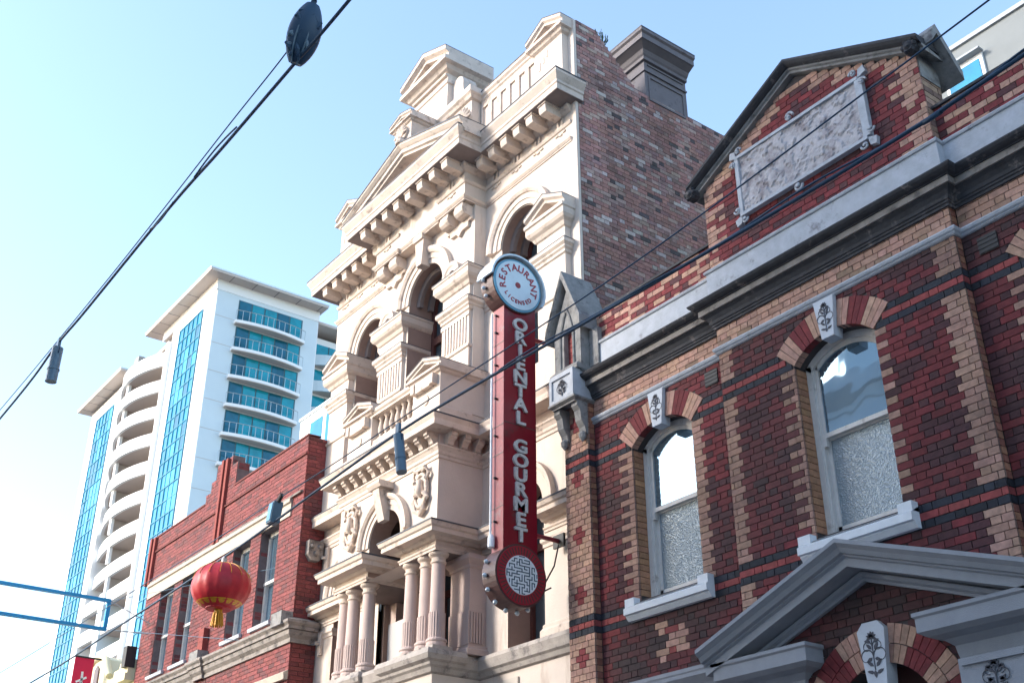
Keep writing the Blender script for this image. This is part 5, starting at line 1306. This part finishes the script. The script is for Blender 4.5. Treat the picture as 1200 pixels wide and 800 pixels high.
# lantern
lt = thing('paper_lantern', (-15.75, YC1, 6.1), 'round red silk lantern with gold trim and tassel hanging from the cable', 'lantern')
lx, lz = -15.75, 6.47
m = MB(); rows = []
for k in range(17):
    a = -PI / 2 * .90 + PI * .92 * k / 16
    rr_ = .43 * math.cos(a) ** .8; row = []
    for j in range(64):
        b = 2 * PI * j / 64; q = rr_ * (1 - .035 * (math.sin(b * 16) * .5 + .5) * math.cos(a))
        row.append((lx + q * math.cos(b), YC1 + q * math.sin(b), lz + .335 * math.sin(a)))
    rows.append(row)
m.grid(rows, True); m.poly(rows[0]); m.poly(rows[-1]); m.build('body', LANTERN, lt, smooth=True)
m = MB()
for j in range(16):
    b = 2 * PI * (j + .75) / 16
    pts = []
    for k in range(9):
        a = R(18) + R(66) * k / 8; q = .437 * math.cos(a) ** .8; pts.append((lx + q * math.cos(b), YC1 + q * math.sin(b), lz + .338 * math.sin(a)))
    MB().tube(pts, .0042, 5).build('gold_rib', GOLD, lt)
MB().lathe(lx, YC1, [(.30, lz - .255), (.315, lz - .245), (.325, lz - .235), (.245, lz - .29), (.30, lz - .257)], 40).build('lower_gold_band', GOLD, lt)
MB().lathe(lx, YC1, [(.16, lz + .30), (.165, lz + .315), (.14, lz + .335), (.10, lz + .345)], 24).build('top_cap', GOLD, lt)
MB().lathe(lx, YC1, [(.17, lz - .335), (.19, lz - .325), (.19, lz - .305), (.17, lz - .30)], 24).build('bottom_cap', LANTERN, lt)
MB().lathe(lx, YC1, [(.055, lz - .40), (.06, lz - .335)], 16).build('tassel_knot', GOLD, lt)
for k in range(26):
    a = 2 * PI * k / 26; q = .055 + .02 * (k % 2)
    MB().tube([(lx + q * .8 * math.cos(a), YC1 + q * .8 * math.sin(a), lz - .38), (lx + q * 1.15 * math.cos(a + .1), YC1 + q * 1.15 * math.sin(a + .1), lz - .56 - .02 * random.random())], .010, 5).build('tassel_thread', GOLD, lt)
MB().lathe(lx, YC1, [(.035, lz + .335), (.04, lz + .36), (.04, lz + .42), (.025, lz + .45)], 12).build('hanger', STEEL, lt)
# floodlight
fl = thing('floodlight', (-14.2, YC1, 6.95), 'blue grey rectangular floodlight clamped to the cable near the red brick parapet', 'floodlight')
MB().prism_y([(-14.30, 7.00), (-14.15, 7.00), (-14.08, 7.28), (-14.23, 7.28)], YC1 - .07, YC1 + .07).build('housing', CABLE2, fl)
MB().prism_y([(-14.28, 7.02), (-14.165, 7.02), (-14.105, 7.26), (-14.22, 7.26)], YC1 - .08, YC1 - .071).build('lens', mat('floodlight_lens', (.16, .40, .55), .15), fl)
MB().tube([(-14.10, YC1, 7.28), (-14.0, YC1, 7.36)], .03, 8).build('clamp', IRON, fl)
# blue banner frame across the street and its stay wires
bf = thing('banner_frame', (-28, 6, 8.7), 'empty bright blue metal banner frame hung across the street', 'frame')
for z in (9.39, 8.70): MB().box(-28.05, -27.95, 1.0, 8.80, z - .038, z + .038).build('rail', BLUE_P, bf)
for y in (8.76, 1.0): MB().box(-28.045, -27.955, y - .045, y + .045, 8.75, 9.34).build('upright', BLUE_P, bf)
for i, (za, zb) in enumerate(((8.64, 9.39), (6.98, 8.70))):
    t = thing('stay_wire', (-19.72, 10.2, za), ('upper grey stay wire from the cream wall plate to the blue frame', 'lower grey stay wire from the cream wall plate to the blue frame')[i], 'wire', 'stay wires')
    MB().tube([(-19.80, 10.22, za), (-20.05, 10.12, za + .0), (-28.0, 8.8, zb)], .006, 6).build('strand', CABLE2, t)
    MB().box(-19.86, -19.74, 10.24, 10.296, za - .22, za + .22).build('wall_plate', CREAM2, t); MB().tube([(-19.80, 10.24, za), (-19.80, 10.16, za)], .035, 8).build('eye_bolt', STEEL, t)
for i, (y0, z0, y1, z1, lab) in enumerate(((8.8, 9.39, 9.7, 8.9, 'short stay from the top corner of the blue frame'), (8.8, 8.70, 9.7, 8.65, 'short stay from the bottom corner of the blue frame'))):
    tag(MB().tube([(-28, y0, z0), (-27.6, y1, z1)], .012, 6).build('frame_stay', STEEL), lab, 'wire', 'frame stays')
# air conditioner on the balcony, small notice on the cream wall
ac = thing('air_conditioner', (-16.1, 10.2, 5.6), 'boxy white air conditioner standing on the cream balcony behind the columns', 'air conditioner')
box('case', ACW, ac, -16.62, -16.16, 9.85, 10.25, 5.78, 6.62); box('grille', mat('grille_dark', (.12, .12, .12), .7), ac, -16.159, -16.15, 9.90, 10.2, 6.38, 6.46); box('badge', STEEL, ac, -16.159, -16.15, 9.95, 10.05, 6.1, 6.2)
nt_ = box('wall_notice', mat('faded_notice', (.55, .49, .42), .8), None, -13.98, -13.62, YW - .03, YW - .002, 4.95, 5.32); tag(nt_, 'small framed panel on the cream wall under the ledge', 'panel')
